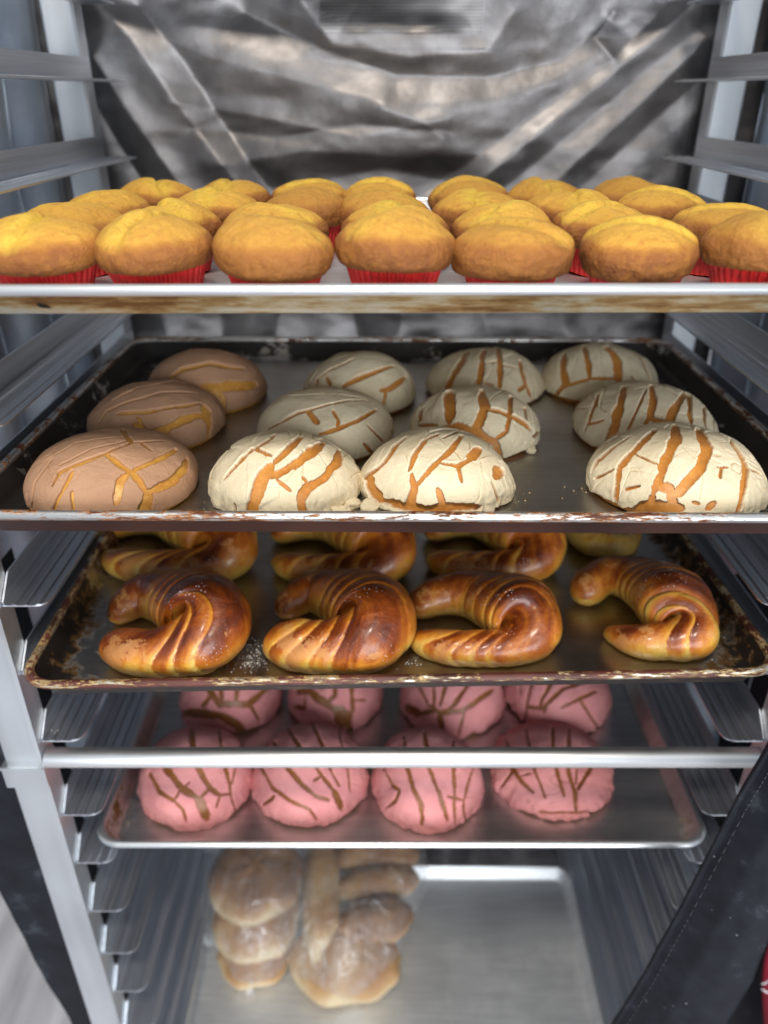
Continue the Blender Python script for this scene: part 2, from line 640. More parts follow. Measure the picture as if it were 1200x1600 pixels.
def sheet(name, rows, mat, parent, thick=0.004, bend=0.004, seed=0, off=(CX, 1.02, 0)):
    """soft panel from rows of world points (each row: left -> right), resampled, given thickness"""
    rows = [np.asarray(r, float) for r in rows]
    nr, nc = 40, 24
    A = np.array(rows)
    t = np.linspace(0, len(rows) - 1, nr)
    i = np.clip(np.floor(t).astype(int), 0, len(rows) - 2)
    f = (t - i)[:, None, None]
    B = A[i] * (1 - f) + A[i + 1] * f
    c = np.linspace(0, B.shape[1] - 1, nc)
    j = np.clip(np.floor(c).astype(int), 0, B.shape[1] - 2)
    g = (c - j)[None, :, None]
    Cc = (B[:, j] * (1 - g) + B[:, j + 1] * g).reshape(-1, 3)
    Cc[:, 1] += bend * fbm(Cc, 14, seed, 3)
    Bk = Cc.copy()
    Bk[:, 1] += thick
    n = len(Cc)
    Fa = grid_faces(nr, nc)
    Fb = Fa[:, ::-1] + n
    loop = [k for k in range(nc)] + [k * nc + nc - 1 for k in range(1, nr)] + [(nr - 1) * nc + k for k in range(nc - 2, -1, -1)] + [k * nc for k in range(nr - 2, 0, -1)]
    E = np.array([(loop[k], loop[(k + 1) % len(loop)], loop[(k + 1) % len(loop)] + n, loop[k] + n) for k in range(len(loop))])
    return mk(name, np.vstack([Cc, Bk]) - np.array(off), np.vstack([Fa, Fb, E]), mat, parent)


# black outer front edge at the left, hanging beside the post
D = 0.566
sheet('front_flap', [[at_d(-420, 200, D), at_d(-300, 200, D), at_d(-155, 200, D)],
                     [at_d(-300, 900, D), at_d(-200, 900, D), at_d(-20, 900, D)],
                     [at_d(-110, 1200, D), at_d(-60, 1200, D), at_d(60, 1200, D)],
                     [at_d(2, 1395, D), at_d(45, 1395, D), at_d(120, 1395, D)],
                     [at_d(55, 1500, D), at_d(90, 1500, D), at_d(152, 1500, D)],
                     [at_d(112, 1600, D), at_d(140, 1600, D), at_d(182, 1600, D)],
                     [at_d(200, 1850, D), at_d(220, 1850, D), at_d(245, 1850, D)]], mblk, cover, seed=3)
# black strip behind the runners, next to the front posts
for s in (-1, 1):
    nu, nv = 60, 60
    G = np.stack(np.meshgrid(np.linspace(0.40, 1.42, nu), np.linspace(0.575, 0.66, nv), indexing='ij'), -1).reshape(-1, 2)
    Pp = np.stack([np.full(len(G), CX + s * 0.392), G[:, 1], CH - G[:, 0]], 1)
    Pp[:, 0] -= s * 0.004 * fbm(Pp, 8, 31 + s, 3)
    mk('side_strip', Pp - np.array([CX, 1.02, 0]), grid_faces(nu, nv), mblk, cover)

# black door flap folded open across the lower right, nearer the camera
LE = [(1262, 1040), (1200, 1172), (1150, 1256), (1062, 1426), (1010, 1520), (958, 1605), (870, 1760)]
RE = [(1420, 1120), (1330, 1250), (1275, 1330), (1202, 1466), (1178, 1530), (1136, 1602), (1050, 1760)]
rows = []
for (a, b), (c_, d_) in zip(LE, RE):
    p, q = at_d(a, b, 0.475), at_d(c_, d_, 0.435)
    m1 = p * 0.66 + q * 0.34 + np.array([0, -0.012, 0])
    m2 = p * 0.33 + q * 0.67 + np.array([0, -0.010, 0])
    rows.append([p, m1, m2, q])
flap = sheet('door_flap', rows, mblk, cover, bend=0.003, seed=8)
mb = MB()
mb.tube([at_d(a, b, 0.473) - np.array([CX, 1.02, 0]) for a, b in LE], 0.0022, 10)
mb.build('piping', mblk, flap, True)
mb = MB()
for i in range(len(LE) - 1):
    for k in range(12):
        t0, t1 = k / 12, (k + 0.62) / 12
        pts = []
        for t in (t0, t1):
            pa = np.array(LE[i]) * (1 - t) + np.array(LE[i + 1]) * t
            pb = np.array(RE[i]) * (1 - t) + np.array(RE[i + 1]) * t
            w = 0.085
            P_ = at_d(*pa, 0.475) * (1 - w) + at_d(*pb, 0.435) * w
            P_ = P_ + np.array([0, -0.0045, 0])
            pts.append(P_ - np.array([CX, 1.02, 0]))
        mb.tube(pts, 0.0004, 5)
mst = M("stitch_thread")
mst.set(Base_Color=(0.05, 0.05, 0.06, 1), Roughness=0.7)
mb.build('stitching', mst.m, flap, True)

DR = 0.70
sheet('front_flap', [[at_d(1150, 900, DR), at_d(1350, 900, DR), at_d(1550, 900, DR)],
                     [at_d(1120, 1200, DR), at_d(1300, 1200, DR), at_d(1500, 1200, DR)],
                     [at_d(1090, 1450, DR), at_d(1280, 1450, DR), at_d(1450, 1450, DR)],
                     [at_d(1060, 1700, DR), at_d(1220, 1700, DR), at_d(1400, 1700, DR)]], mblk, cover, seed=13)
# red fabric bag beyond the flap, at the right edge
mr = M("red_fabric")
mr.to('Base Color', mr.mix(mr.noise(20, 4), (0.62, 0.02, 0.05), (0.50, 0.015, 0.04)))
mr.set(Roughness=0.55)
mw = M("white_print")
mw.set(Base_Color=(0.8, 0.78, 0.8, 1), Roughness=0.6)
redb = thing('red_bag', 'red fabric bag with small white marks below the black flap at the lower right', 'bag', tuple(at_d(1260, 1760, 0.60)))
o0 = np.array(redb.location)
nu, nv = 40, 48
th = np.linspace(0, 2 * math.pi, nv, endpoint=False)
tt = np.linspace(0, 1, nu)
V = []
c0, c1 = at_d(1258, 1440, 0.60), at_d(1258, 1800, 0.60)
for t in tt:
    c = c0 * (1 - t) + c1 * t
    rx = 0.055 * (1 - abs(1 - 2 * t) ** 4) ** 0.5 + 0.001
    for a in th:
        w = 1 + 0.05 * math.sin(5 * a + 4 * t)
        V.append(c + np.array([rx * w * math.cos(a), 0.6 * rx * w * math.sin(a), 0]) - o0)
body = mk('bag_body', V, grid_faces(nu, nv, True), mr.m, redb)
mb = MB()
for (xa, ya, xb, yb) in ((1190, 1538, 1202, 1531), (1190, 1545, 1203, 1552)):
    p, q = at_d(xa, ya, 0.565) - o0, at_d(xb, yb, 0.562) - o0
    mb.tube([p, (p + q) / 2 + np.array([0, -0.001, 0]), q], [0.0004, 0.0011, 0.0005], 6)
mb.build('print', mw.m, redb, True)


# ------------------------------------------------------------------ sheet pans
def rrect(hx, hy, r, n=10):
    pts = []
    for cx, cy, a0 in ((hx - r, -hy + r, -90), (hx - r, hy - r, 0), (-hx + r, hy - r, 90), (-hx + r, -hy + r, 180)):
        for k in range(n + 1):
            a = R(a0 + 90 * k / n)
            pts.append((cx + r * math.cos(a), cy + r * math.sin(a)))
    return pts


def sheet_pan(label, cx, front, rim_h, yaw, mtray, mwall, mrim, bow=0.0, dep=0.025):
    HXx, HYy = 0.33, 0.2285
    t = thing('sheet_pan', label, 'baking tray', (cx, front + HYy, CH - rim_h - dep), yaw, 'aluminium sheet pans on the rack')

    def shell(profile, name, mat, cap_top=False, cap_bottom=False, flip=False):
        V, Fc = [], []
        for off, z in profile:
            for (x, y) in rrect(HXx - off, HYy - off, max(0.030 - off * 0.6, 0.006)):
                yb = y
                if bow and y < 0:
                    yb = y - bow * (1 - (x / HXx) ** 2)
                V.append((x, yb, z))
        n = 44
        for i in range(len(profile) - 1):
            for k in range(n):
                q = (i * n + k, i * n + (k + 1) % n, (i + 1) * n + (k + 1) % n, (i + 1) * n + k)
                Fc.append(q)
        if cap_top:
            Fc.append(tuple(range((len(profile) - 1) * n, len(profile) * n)))
        if cap_bottom:
            Fc.append(tuple(range(n - 1, -1, -1)))
        o = mk(name, V, Fc, mat, t, True)
        return o
    # inside: wall down to the floor
    fl_prof = [(0.0065, dep - 0.003), (0.0085, dep - 0.006), (0.0145, 0.0045), (0.0165, 0.0022), (0.0195, 0.0013), (0.024, 0.001)]
    tr = shell(fl_prof, 'tray', mtray, cap_top=True)
    # outside wall
    shell([(0.0235, 0.0), (0.0185, 0.0003), (0.0150, 0.0018), (0.0062, dep - 0.006), (0.0050, dep - 0.006)], 'outer_wall', mwall, cap_bottom=True)
    # rolled rim
    prof = []
    rr = 0.0040
    for k in range(13):
        a = 2 * math.pi * k / 12
        prof.append((rr + 0.0005 - rr * math.cos(a), dep - rr + rr * 0.95 * math.sin(a)))
    shell(prof, 'rim', mrim)
    tr.data.polygons.foreach_set('use_smooth', [len(p.vertices) < 5 for p in tr.data.polygons])
    return t


AL = (0.55, 0.55, 0.54)
tray_clean = mat_pan("tray_clean", 0.12, 0.2, seed=1.0, wipe=0.06, base=(0.84, 0.85, 0.86), rough=0.55)
wall1 = M("wall_stained")
w1 = wall1.noise(1, 5, 0.7, wall1.map((7, 7, 90)))
w2 = wall1.noise(1, 4, 0.7, wall1.map((28, 28, 120), loc=(2, 0, 0)))
ws = wall1.math('ADD', wall1.math('MULTIPLY', w1, 0.65), wall1.math('MULTIPLY', w2, 0.35))
wc = wall1.ramp(ws, [(0.42, (0.64, 0.62, 0.56)), (0.48, (0.48, 0.41, 0.27)), (0.53, (0.32, 0.20, 0.08)), (0.59, (0.12, 0.05, 0.012))])
bk = wall1.ramp(wall1.noise(1, 2, 0.4, wall1.map((38, 38, 60), loc=(5.3, 0, 0))), [(0.76, 0.0), (0.775, 1.0)])
wall1.to('Base Color', wall1.mix(bk, wc, (0.01, 0.01, 0.01)))
wall1.to('Metallic', wall1.ramp(ws, [(0.42, 0.75), (0.6, 0.1)]))
wall1.set(Roughness=0.45)
wall1.bump(ws, 0.2, 0.0008)
rim1 = mat_rim("rim_clean", 0.64, 0.8, (0.45, 0.36, 0.24), (0.4, 0.3, 0.2), (0.74, 0.75, 0.76), 1.0)
wall2 = mat_rim("wall_baked_maroon", 0.30, 0.36, (0.10, 0.035, 0.022), (0.06, 0.020, 0.014), (0.5, 0.45, 0.4), 2.0, 0.4)
rim2 = mat_rim("rim_flaking_rust", 0.525, 0.56, (0.42, 0.16, 0.03), (0.13, 0.03, 0.012), (0.60, 0.60, 0.59), 3.0)
tray2 = mat_pan("tray_dark_edges", 1.5, 0.9, brown=(0.035, 0.028, 0.022), seed=2.0, base=(0.56, 0.56, 0.55), rough=0.36, wipe=0.45)
rim3 = mat_rim("rim_burnt", 0.445, 0.485, (0.62, 0.42, 0.16), (0.13, 0.035, 0.025), (0.72, 0.70, 0.62), 4.0)
wall3 = mat_rim("wall_baked_black", 0.38, 0.42, (0.25, 0.12, 0.04), (0.02, 0.012, 0.01), (0.6, 0.58, 0.5), 5.0, 0.4)
tray3 = mat_pan("tray_burnt", 0.85, 1.6, brown=(0.13, 0.07, 0.025), seed=3.4, base=(0.60, 0.59, 0.57), rough=0.33, wipe=0.5)
tray4 = mat_pan("tray_brown_corners", 0.30, 0.62, brown=(0.22, 0.10, 0.03), black=(0.10, 0.045, 0.015), seed=5.0, rough=0.36, wipe=0.12, base=(0.84, 0.84, 0.84))
alu_w = mat_alu("pan_wall_aluminium", (0.72, 0.73, 0.74), 0.35, (3, 3, 160), crumbs=False)

PF1, PF2, PF3, PF4, PF5 = 0.1235, 0.288, 0.459, 0.7195, 1.2635      # depth of each pan's underside below the camera
sheet_pan('sheet pan with brown stains along its front side, holding the muffins', CX, 0.472, PF1 - 0.022, R(0.45), tray_clean, wall1.m, rim1, 0.0, 0.022)
sheet_pan('sheet pan with flaking rusty rim, holding the cream and brown conchas', CX - 0.002, 0.478, PF2 - 0.025, R(-0.45), tray2, wall2, rim2)
sheet_pan('heavily burnt sheet pan with black crusted corners under the croissants', CX - 0.006, 0.503, PF3 - 0.025, R(1.5), tray3, wall3, rim3, 0.006)
sheet_pan('clean bright sheet pan holding the pink conchas', CX + 0.001, 0.541, PF4 - 0.025, 0, tray4, alu_w, rim1)
sheet_pan('plain sheet pan at the bottom with the bagged bread on it', 0.010, 0.470, PF5 - 0.025, R(-0.4), tray_clean, alu_w, rim1)


# ------------------------------------------------------------------ muffins
def mat_cake():
    m = M("muffin_cake")
    x, y, z = m.xyz()
    n1 = m.noise(60, 5, 0.65)
    n0 = m.noise(16, 3, 0.6)
    zz = m.math('ADD', z, m.math('MULTIPLY', m.math('SUBTRACT', n0, 0.5), 0.012))
    zz = m.math('ADD', zz, m.math('MULTIPLY', m.math('SUBTRACT', n1, 0.5), 0.005))
    mr_ = m.n.new('ShaderNodeMapRange')
    mr_.inputs[1].default_value = 0.030
    mr_.inputs[2].default_value = 0.063
    m.l.new(zz, mr_.inputs[0])
    col = m.ramp(mr_.outputs[0], [(0.0, (0.19, 0.055, 0.011)), (0.38, (0.30, 0.10, 0.018)), (0.48, (0.46, 0.19, 0.026)), (0.57, (0.72, 0.38, 0.050)), (1.0, (0.80, 0.46, 0.060))])
    cr = m.ramp(m.attr('crown'), [(0.25, 0.0), (0.9, 1.0)])
    col = m.mix(m.math('MULTIPLY', cr, 0.7), col, (0.80, 0.55, 0.06))
    pores = m.ramp(m.voro(520), [(0.0, 1.0), (0.25, 0.0)])
    pm = m.math('MULTIPLY', pores, m.ramp(m.noise(130, 2), [(0.5, 0.0), (0.65, 1.0)]))
    col = m.mix(m.math('MULTIPLY', pm, 0.6), col, (0.35, 0.13, 0.02))
    col = m.mix(m.math('MULTIPLY', m.ramp(m.noise(45, 5, 0.7, dist=0.6), [(0.45, 0.0), (0.65, 1.0)]), 0.40), col, (0.54, 0.23, 0.03))
    col = m.mix(m.math('MULTIPLY', m.ramp(m.noise(170, 4, 0.7), [(0.52, 0.0), (0.66, 1.0)]), 0.45), col, (0.46, 0.18, 0.022))
    # per-muffin browning
    oi = m.n.new('ShaderNodeObjectInfo')
    col = m.mix(m.math('MULTIPLY', m.math('POWER', oi.outputs['Random'], 3.0), 0.7), col, (0.38, 0.15, 0.025))
    m.to('Base Color', col)
    m.set(Roughness=0.62)
    m.b.inputs['Subsurface Weight'].default_value = 0.12
    m.b.inputs['Subsurface Radius'].default_value = (0.006, 0.003, 0.001)
    m.b.inputs['Subsurface Scale'].default_value = 0.6
    b_ = m.bump(m.noise(130, 5, 0.75), 1.0, 0.0035)
    m.bump(pm, 0.5, -0.0008, b_)
    return m.m


mcake = mat_cake()
mcup = M("red_paper")
mcup.to('Base Color', mcup.mix(mcup.ramp(mcup.noise(60, 5, 0.7), [(0.4, 0.0), (0.62, 1.0)]), (0.66, 0.014, 0.012), (0.40, 0.008, 0.008)))
mcup.set(Roughness=0.5)
mcup.bump(mcup.noise(70, 5, 0.7), 0.8, 0.0025)
mcup = mcup.m


def muffin_meshes(seed):
    nu, nv = 90, 150
    lo = (seed * 7 % 5) * 0.0013
    prof = np.array([(0.0290, 0.0270 - lo), (0.0335, 0.0262 - lo), (0.0362, 0.0275 - lo), (0.0380, 0.0305 - lo * 0.7), (0.0394, 0.0345), (0.0400, 0.0385), (0.0391, 0.0422), (0.0364, 0.0465),
                     (0.0318, 0.0509), (0.0260, 0.0549), (0.0195, 0.0583), (0.0120, 0.0606), (0.005, 0.0616), (0.0, 0.0618)])
    L_ = np.concatenate([[0], np.cumsum(np.linalg.norm(np.diff(prof, axis=0), axis=1))])
    t = np.linspace(0, L_[-1], nu)
    pr, pz = np.interp(t, L_, prof[:, 0]), np.interp(t, L_, prof[:, 1])
    k = np.array([1, 2, 3, 2, 1]) / 9
    pr[2:-2] = np.convolve(pr, k, 'valid')
    pz[2:-2] = np.convolve(pz, k, 'valid')
    th = np.linspace(0, 2 * math.pi, nv, endpoint=False)
    Rr, T = np.meshgrid(pr, th, indexing='ij')
    Z, _ = np.meshgrid(pz, th, indexing='ij')
    V = np.stack([Rr * np.cos(T), Rr * np.sin(T), Z], -1).reshape(-1, 3)
    Nn = V - np.array([0, 0, 0.034])
    Nn /= np.linalg.norm(Nn, axis=1)[:, None]
    top = sstep(V[:, 2], 0.035, 0.055)
    # crown crack: lumpy broken ridge across the top
    a = rng.random() * 3.14
    line = V[:, 0] * math.cos(a) + V[:, 1] * math.sin(a) + 0.007 * fbm(V, 38, seed)
    crk = np.exp(-(line / 0.0045) ** 2) * top
    crown = np.clip(top * np.exp(-(line / 0.013) ** 2) * (0.9 + 0.8 * fbm(V, 90, seed + 2)), 0, 1)
    dsp = 0.0026 * fbm(V, 35, seed + 3) + 0.0008 * fbm(V, 160, seed + 4) + top * 0.0030 * np.tanh(line / 0.0022) * np.exp(-np.abs(line) / 0.012) - 0.0020 * crk
    dsp += 0.0016 * np.abs(fbm(V, 120, seed + 6)) * sstep(-V[:, 2], -0.042, -0.030)
    ell = 1 + 0.035 * np.cos(2 * np.arctan2(V[:, 1], V[:, 0]) + seed) * (1 + 0 * seed)
    dsp = dsp + 0.0024 * fbm(V, 24, seed + 9, 2) * (0.4 + top)
    V2 = V + Nn * dsp[:, None]
    V2[:, :2] *= ell[:, None]
    Fd = grid_faces(nu, nv, True)
    # cup
    n2 = 144
    C = []
    levels = [(0.0255, 0.0004), (0.0260, 0.003), (0.0295, 0.017), (0.0335, 0.0325), (0.0328, 0.0325), (0.0285, 0.0165), (0.0245, 0.002)]
    for r_, z_ in levels:
        for kk in range(n2):
            fz = 0.0009 * (1 if (kk // 2) % 2 else -1) * (0.3 + z_ / 0.032)
            aa = 2 * math.pi * kk / n2
            C.append(((r_ + fz) * math.cos(aa), (r_ + fz) * math.sin(aa), z_ + 0.0008 * math.sin(aa * 3 + seed)))
    Fcup = grid_faces(len(levels), n2, True)
    Fl = [tuple(f) for f in Fcup.tolist()] + [tuple(range(n2 - 1, -1, -1))]
    return V2, Fd, crown, C, Fl


variants = []
for s in range(9):
    variants.append(muffin_meshes(40 + s * 11))
muff_cache = {}

ORD = ['first', 'second', 'third', 'fourth', 'fifth', 'sixth', 'seventh']
MROWS = [
    ('front row', 0.528, [(70, 332), (245, 331), (428, 331), (615, 327), (801, 338), (1001, 342), (1190, 330)]),
    ('second row', 0.615, [(118, 334), (268, 328), (430, 330), (617, 328), (788, 330), (940, 313), (1128, 314)]),
    ('third row', 0.705, [(170, 318), (338, 320), (478, 312), (598, 309), (746, 308), (890, 302), (1030, 294)]),
    ('back row', 0.795, [(246, 303), (366, 294), (485, 293), (590, 294), (735, 288), (853, 280), (985, 277)])]
mi = 0
zf1 = CH - PF1 + 0.0012
for rname, d, lst in MROWS:
    for ci, (px, ty) in enumerate(lst):
        # size of the top from the row's pixel height
        zc = d * cp + 0.09 * sp
        X = (px - HX) * zc / F
        ptop = at_d(px, ty, d)
        hz = ptop[2] - zf1
        sc = np.clip(hz / 0.0630, 0.82, 1.18)
        vi = (mi * 4 + ci) % len(variants)
        t = thing('muffin', 'golden muffin in red paper cup, %s from left in the %s' % (ORD[ci], rname), 'muffin',
                  (X, d + random.uniform(-0.004, 0.004), zf1), random.uniform(0, 6.28), 'muffins on the top sheet pan')
        t.scale = (1.0, 1.0, float(sc))
        t.rotation_euler[0] = random.uniform(-0.06, 0.06)
        t.rotation_euler[1] = random.uniform(-0.06, 0.06)
        if vi not in muff_cache:
            V2, Fd, crown, C, Fl = variants[vi]
            a = mk('cake', V2, Fd, mcake, t, True, {'crown': crown})
            b = mk('paper_cup', C, Fl, mcup, t, False)
            muff_cache[vi] = (a, b)
        else:
            for src in muff_cache[vi]:
                c = src.copy()
                COL.objects.link(c)
                c.parent = t
        mi += 1


# ------------------------------------------------------------------ conchas
def concentric(n):
    g = np.linspace(-1, 1, n)
    A, B = np.meshgrid(g, g, indexing='ij')
    A, B = A.ravel(), B.ravel()
    r = np.where(np.abs(A) > np.abs(B), np.abs(A), np.abs(B))
    with np.errstate(divide='ignore', invalid='ignore'):
        th = np.where(np.abs(A) > np.abs(B), np.where(A >= 0, 0, np.pi) + (np.pi / 4) * np.where(A != 0, B / np.where(A == 0, 1, A), 0),
                      np.where(B >= 0, np.pi / 2, 3 * np.pi / 2) - (np.pi / 4) * np.where(B != 0, A / np.where(B == 0, 1, B), 0))
    return r, th


PHI = R(103)
KK = -math.cos(PHI)


def fit_dome(x0, x1, ytop, ybot, hf):
    """find centre, radius and height of a dome on the plane hf matching its picture bounds"""
    d = 0.6
    a = 0.06
    c = 0.055
    zf = CH - hf
    ph = np.linspace(0, PHI, 30)
    th = np.linspace(0, 2 * math.pi, 60)
    Pn, Tn = np.meshgrid(ph, th)
    sx, sy = (np.sin(Pn) * np.cos(Tn)).ravel(), (np.sin(Pn) * np.sin(Tn)).ravel()
    sz = ((np.cos(Pn) + KK) / (1 + KK)).ravel()
    X = 0.0
    for it in range(60):
        q = proj(np.stack([X + a * sx, d + a * sy, zf + c * sz], 1))
        L0, L1, T0, T1 = q[:, 0].min(), q[:, 0].max(), q[:, 1].min(), q[:, 1].max()
        zc = d * cp + (hf - c / 2) * sp
        k = zc / F
        a += 0.5 * ((x1 - x0) - (L1 - L0)) * k * 0.5
        X += 0.5 * ((x0 + x1) - (L0 + L1)) * k * 0.5
        d += 0.5 * (T1 - ybot) * k * 1.1
        c += 0.35 * (T0 - ytop) * k
        c = min(max(c, 0.028), 0.075)
    return X, d, a, c


def mat_bun(name, c1, c2, rough=0.42):
    m = M(name)
    n = m.noise(30, 5, 0.6)
    f = m.noise(260, 3, 0.6)
    col = m.mix(m.ramp(n, [(0.35, 0.0), (0.65, 1.0)]), c1, c2)
    col = m.mix(m.math('MULTIPLY', m.ramp(f, [(0.5, 0.0), (0.75, 1.0)]), 0.35), col, tuple(min(1, c * 1.6 + 0.05) for c in c1))
    m.to('Base Color', col)
    m.set(Roughness=rough)
    m.b.inputs['Subsurface Weight'].default_value = 0.1
    m.b.inputs['Subsurface Radius'].default_value = (0.006, 0.003, 0.001)
    m.bump(m.noise(170, 4, 0.7), 0.4, 0.0012)
    return m.m


def mat_top(name, c, c2, wall=(0.42, 0.17, 0.03)):
    m = M(name)
    n = m.noise(22, 5, 0.6)
    g = m.noise(700, 2, 0.6)
    col = m.mix(m.ramp(n, [(0.3, 0.0), (0.7, 1.0)]), c, c2)
    col = m.mix(m.ramp(g, [(0.66, 0.0), (0.80, 0.6)]), col, tuple(k * 0.5 for k in c))
    # tiny pits
    pit = m.math('MULTIPLY', m.ramp(m.voro(150), [(0.05, 1.0), (0.10, 0.0)]), m.ramp(m.noise(35, 2), [(0.55, 0.0), (0.6, 1.0)]))
    col = m.mix(m.math('MULTIPLY', pit, 0.5), col, tuple(k * 0.45 for k in c))
    col = m.mix(m.attr('crack'), col, wall)  # crack walls: browned crust plus painted shade for depth
    m.to('Base Color', col)
    m.set(Roughness=0.78)
    m.b.inputs['Subsurface Weight'].default_value = 0.10
    m.b.inputs['Subsurface Radius'].default_value = (0.005, 0.003, 0.002)
    b_ = m.bump(m.noise(300, 4, 0.75), 0.5, 0.001)
    b_ = m.bump(m.noise(60, 5, 0.7), 0.6, 0.0028, b_)
    m.bump(pit, 0.6, -0.0012, b_)
    return m.m


TOPS = {'brown': mat_top("topping_brown", (0.52, 0.30, 0.18), (0.44, 0.245, 0.14), (0.38, 0.18, 0.05)),
        'cream': mat_top("topping_cream", (0.84, 0.74, 0.53), (0.78, 0.66, 0.44)),
        'pink': mat_top("topping_pink", (0.76, 0.325, 0.315), (0.64, 0.235, 0.23), (0.24, 0.08, 0.02))}
BUNS = {'brown': mat_bun("bun_yellow", (0.66, 0.36, 0.07), (0.50, 0.22, 0.04)),
        'cream': mat_bun("bun_golden", (0.62, 0.27, 0.055), (0.52, 0.20, 0.035)),
        'pink': mat_bun("bun_brown", (0.26, 0.095, 0.02), (0.18, 0.06, 0.012))}
GROUPS = {'brown': 'brown conchas', 'cream': 'cream conchas', 'pink': 'pink conchas'}


def concha(label, kind, bounds, hf, crop, lines, n=150, ragged=0.5, thick=0.0028, seed=0, wf=0.66):
    ox, oy, s = crop
    if kind == 'pink':
        wf, ragged = 0.44, ragged + 0.6
    if ragged > 0.4:
        bounds = (bounds[0] + 3, bounds[1] - 3, bounds[2] + 1, bounds[3] - 2)
    X, d, a, c = fit_dome(*bounds, hf)
    zf = CH - hf
    az = c / (1 + KK)              # vertical semi-axis
    z0 = KK * az                   # ellipsoid centre above the tray
    ctr = np.array([X, d, zf + z0])
    Cam = np.array([0, 0, CH])
    segs = []
    zc = zc_of(ctr)
    for w, pts in lines:
        out = []
        # subdivide in the picture so the line hugs the dome
        pp = []
        for p, q in zip(pts[:-1], pts[1:]):
            for k in range(4):
                pp.append((p[0] + (q[0] - p[0]) * k / 4, p[1] + (q[1] - p[1]) * k / 4))
        pp.append(pts[-1])
        for (px, py) in pp:
            r = ray(ox + px / s, oy + py / s)
            S = np.array([1 / a, 1 / a, 1 / az])
            o_, v_ = (Cam - ctr) * S, r * S
            A, B, C_ = v_ @ v_, o_ @ v_, o_ @ o_ - 1
            disc = B * B - A * C_
            if disc > 0:
                t = (-B - math.sqrt(disc)) / A
                hit = o_ + t * v_
            else:
                hit = o_ + (-B / A) * v_
                hit /= np.linalg.norm(hit)
            out.append(hit * np.array([a, a, az]))
        segs.append((w / s * zc / F, np.array(out)))
    r_, th = concentric(n)
    phi = r_ * PHI
    P = np.stack([a * np.sin(phi) * np.cos(th), a * np.sin(phi) * np.sin(th), az * np.cos(phi)], 1)
    Nn = P / np.array([a * a, a * a, az * az])
    Nn /= np.linalg.norm(Nn, axis=1)[:, None]
    und = 0.0042 * fbm(P, 17, seed, 2) + 0.0012 * fbm(P, 60, seed + 1, 2)
    jag = 0.0012 * fbm(P, 260, seed + 2, 3) + 0.0013 * fbm(P, 75, seed + 3, 2)
    thk = np.full(len(P), thick)
    thk = thk * 0.78 + 0.0009 * fbm(P, 40, seed + 7, 2)
    near = np.full(len(P), 1.0)
    for w, poly in segs:
        lo, hi = poly.min(0) - 0.02, poly.max(0) + 0.02
        m_ = np.all((P > lo) & (P < hi), axis=1)
        if not m_.any():
            continue
        dd, tq = seg_dist_t(P[m_], poly)
        dd = dd + jag[m_] * min(1.0, w / 0.005)
        wt = 1 - 0.55 * np.abs(2 * tq - 1) ** 5
        wt = wt * (1 + 0.35 * vnoise(P[m_], 90, seed + 41))
        v = dd - (w * wf * wt + 0.0003)
        near[m_] = np.minimum(near[m_], v)
    # fine hairline crazing on the plates
    cellp = np.abs(fbm(P, 38, seed + 11, 2))
    hair = sstep(-cellp, -0.022, 0.0) * sstep(fbm(P, 18, seed + 15, 2), 0.05, 0.3)
    t = thk * (1 + 0.10 * np.exp(-np.clip(near, 0, 1) / 0.0015)) - 0.0012 * hair * 0.8
    edge = sstep(near, -0.0004, 0.0006)
    if ragged > 0.25 and kind == 'cream':
        rgc = np.random.default_rng(seed + 77)
        nc_ = 26
        qa, qz = rgc.random(nc_) * 2 * np.pi, np.arccos(1 - rgc.random(nc_) * 1.15)
        CQ = np.stack([a * np.sin(qz) * np.cos(qa), a * np.sin(qz) * np.sin(qa), az * np.cos(qz)], 1)
        Pj = P + 0.0022 * np.stack([fbm(P, 90, seed + 51, 2), fbm(P, 90, seed + 52, 2), fbm(P, 90, seed + 53, 2)], 1)
        Dq = np.linalg.norm((Pj[:, None, :] - CQ[None]) * np.array([1.7, 0.8, 1.0]), axis=2)
        ix = np.argsort(Dq, axis=1)[:, :2]
        f1 = np.take_along_axis(Dq, ix[:, :1], 1)[:, 0]
        f2 = np.take_along_axis(Dq, ix[:, 1:2], 1)[:, 0]
        offs = (rgc.random(nc_) - 0.4) * 0.0018 * min(1.0, ragged + 0.2)
        bl = sstep(f2 - f1, 0.0, 0.0016)
        t = t + offs[ix[:, 0]] * (0.5 + 0.5 * bl) + offs[ix[:, 1]] * 0.5 * (1 - bl)
        t -= 0.0013 * (1 - sstep(f2 - f1, 0.0002, 0.0013)) * sstep(fbm(P, 30, seed + 60, 2), -0.1, 0.15)
    # skirt: the topping stops short of the tray, crumbly
    zrel = P[:, 2] + z0
    cut = 0.0035 + ragged * (0.0045 * fbm(P * np.array([1, 1, 0.2]), 30, seed + 20, 2) + 0.003 * fbm(P * np.array([1, 1, 0.3]), 95, seed + 22, 2))
    edge *= sstep(zrel - cut, -0.0004, 0.0012)
    flare = sstep(-zrel, -0.026, -0.004)
    t = t + ragged * flare * (0.0034 * (0.45 + fbm(P, 75, seed + 30, 3)) + 0.0016 * fbm(P, 190, seed + 31, 2))
    off = -0.0012 + edge * (t + 0.0012)
    base = P + Nn * und[:, None]
    Vt = base + Nn * off[:, None]
    Vb = base.copy()
    for V in (Vt, Vb):
        V[:, 2] = np.maximum(V[:, 2] + z0, 0.0002)
    Fc = grid_faces(n, n)
    o = thing('concha', label, 'sweet bun', (X, d, zf), 0, GROUPS[kind])
    crack = 1 - sstep(off, 0.15 * thick, 0.62 * thick)
    mk('topping', Vt, Fc, TOPS[kind], o, True, {'crack': crack})
    mk('bun', Vb, Fc, BUNS[kind], o)
    return o


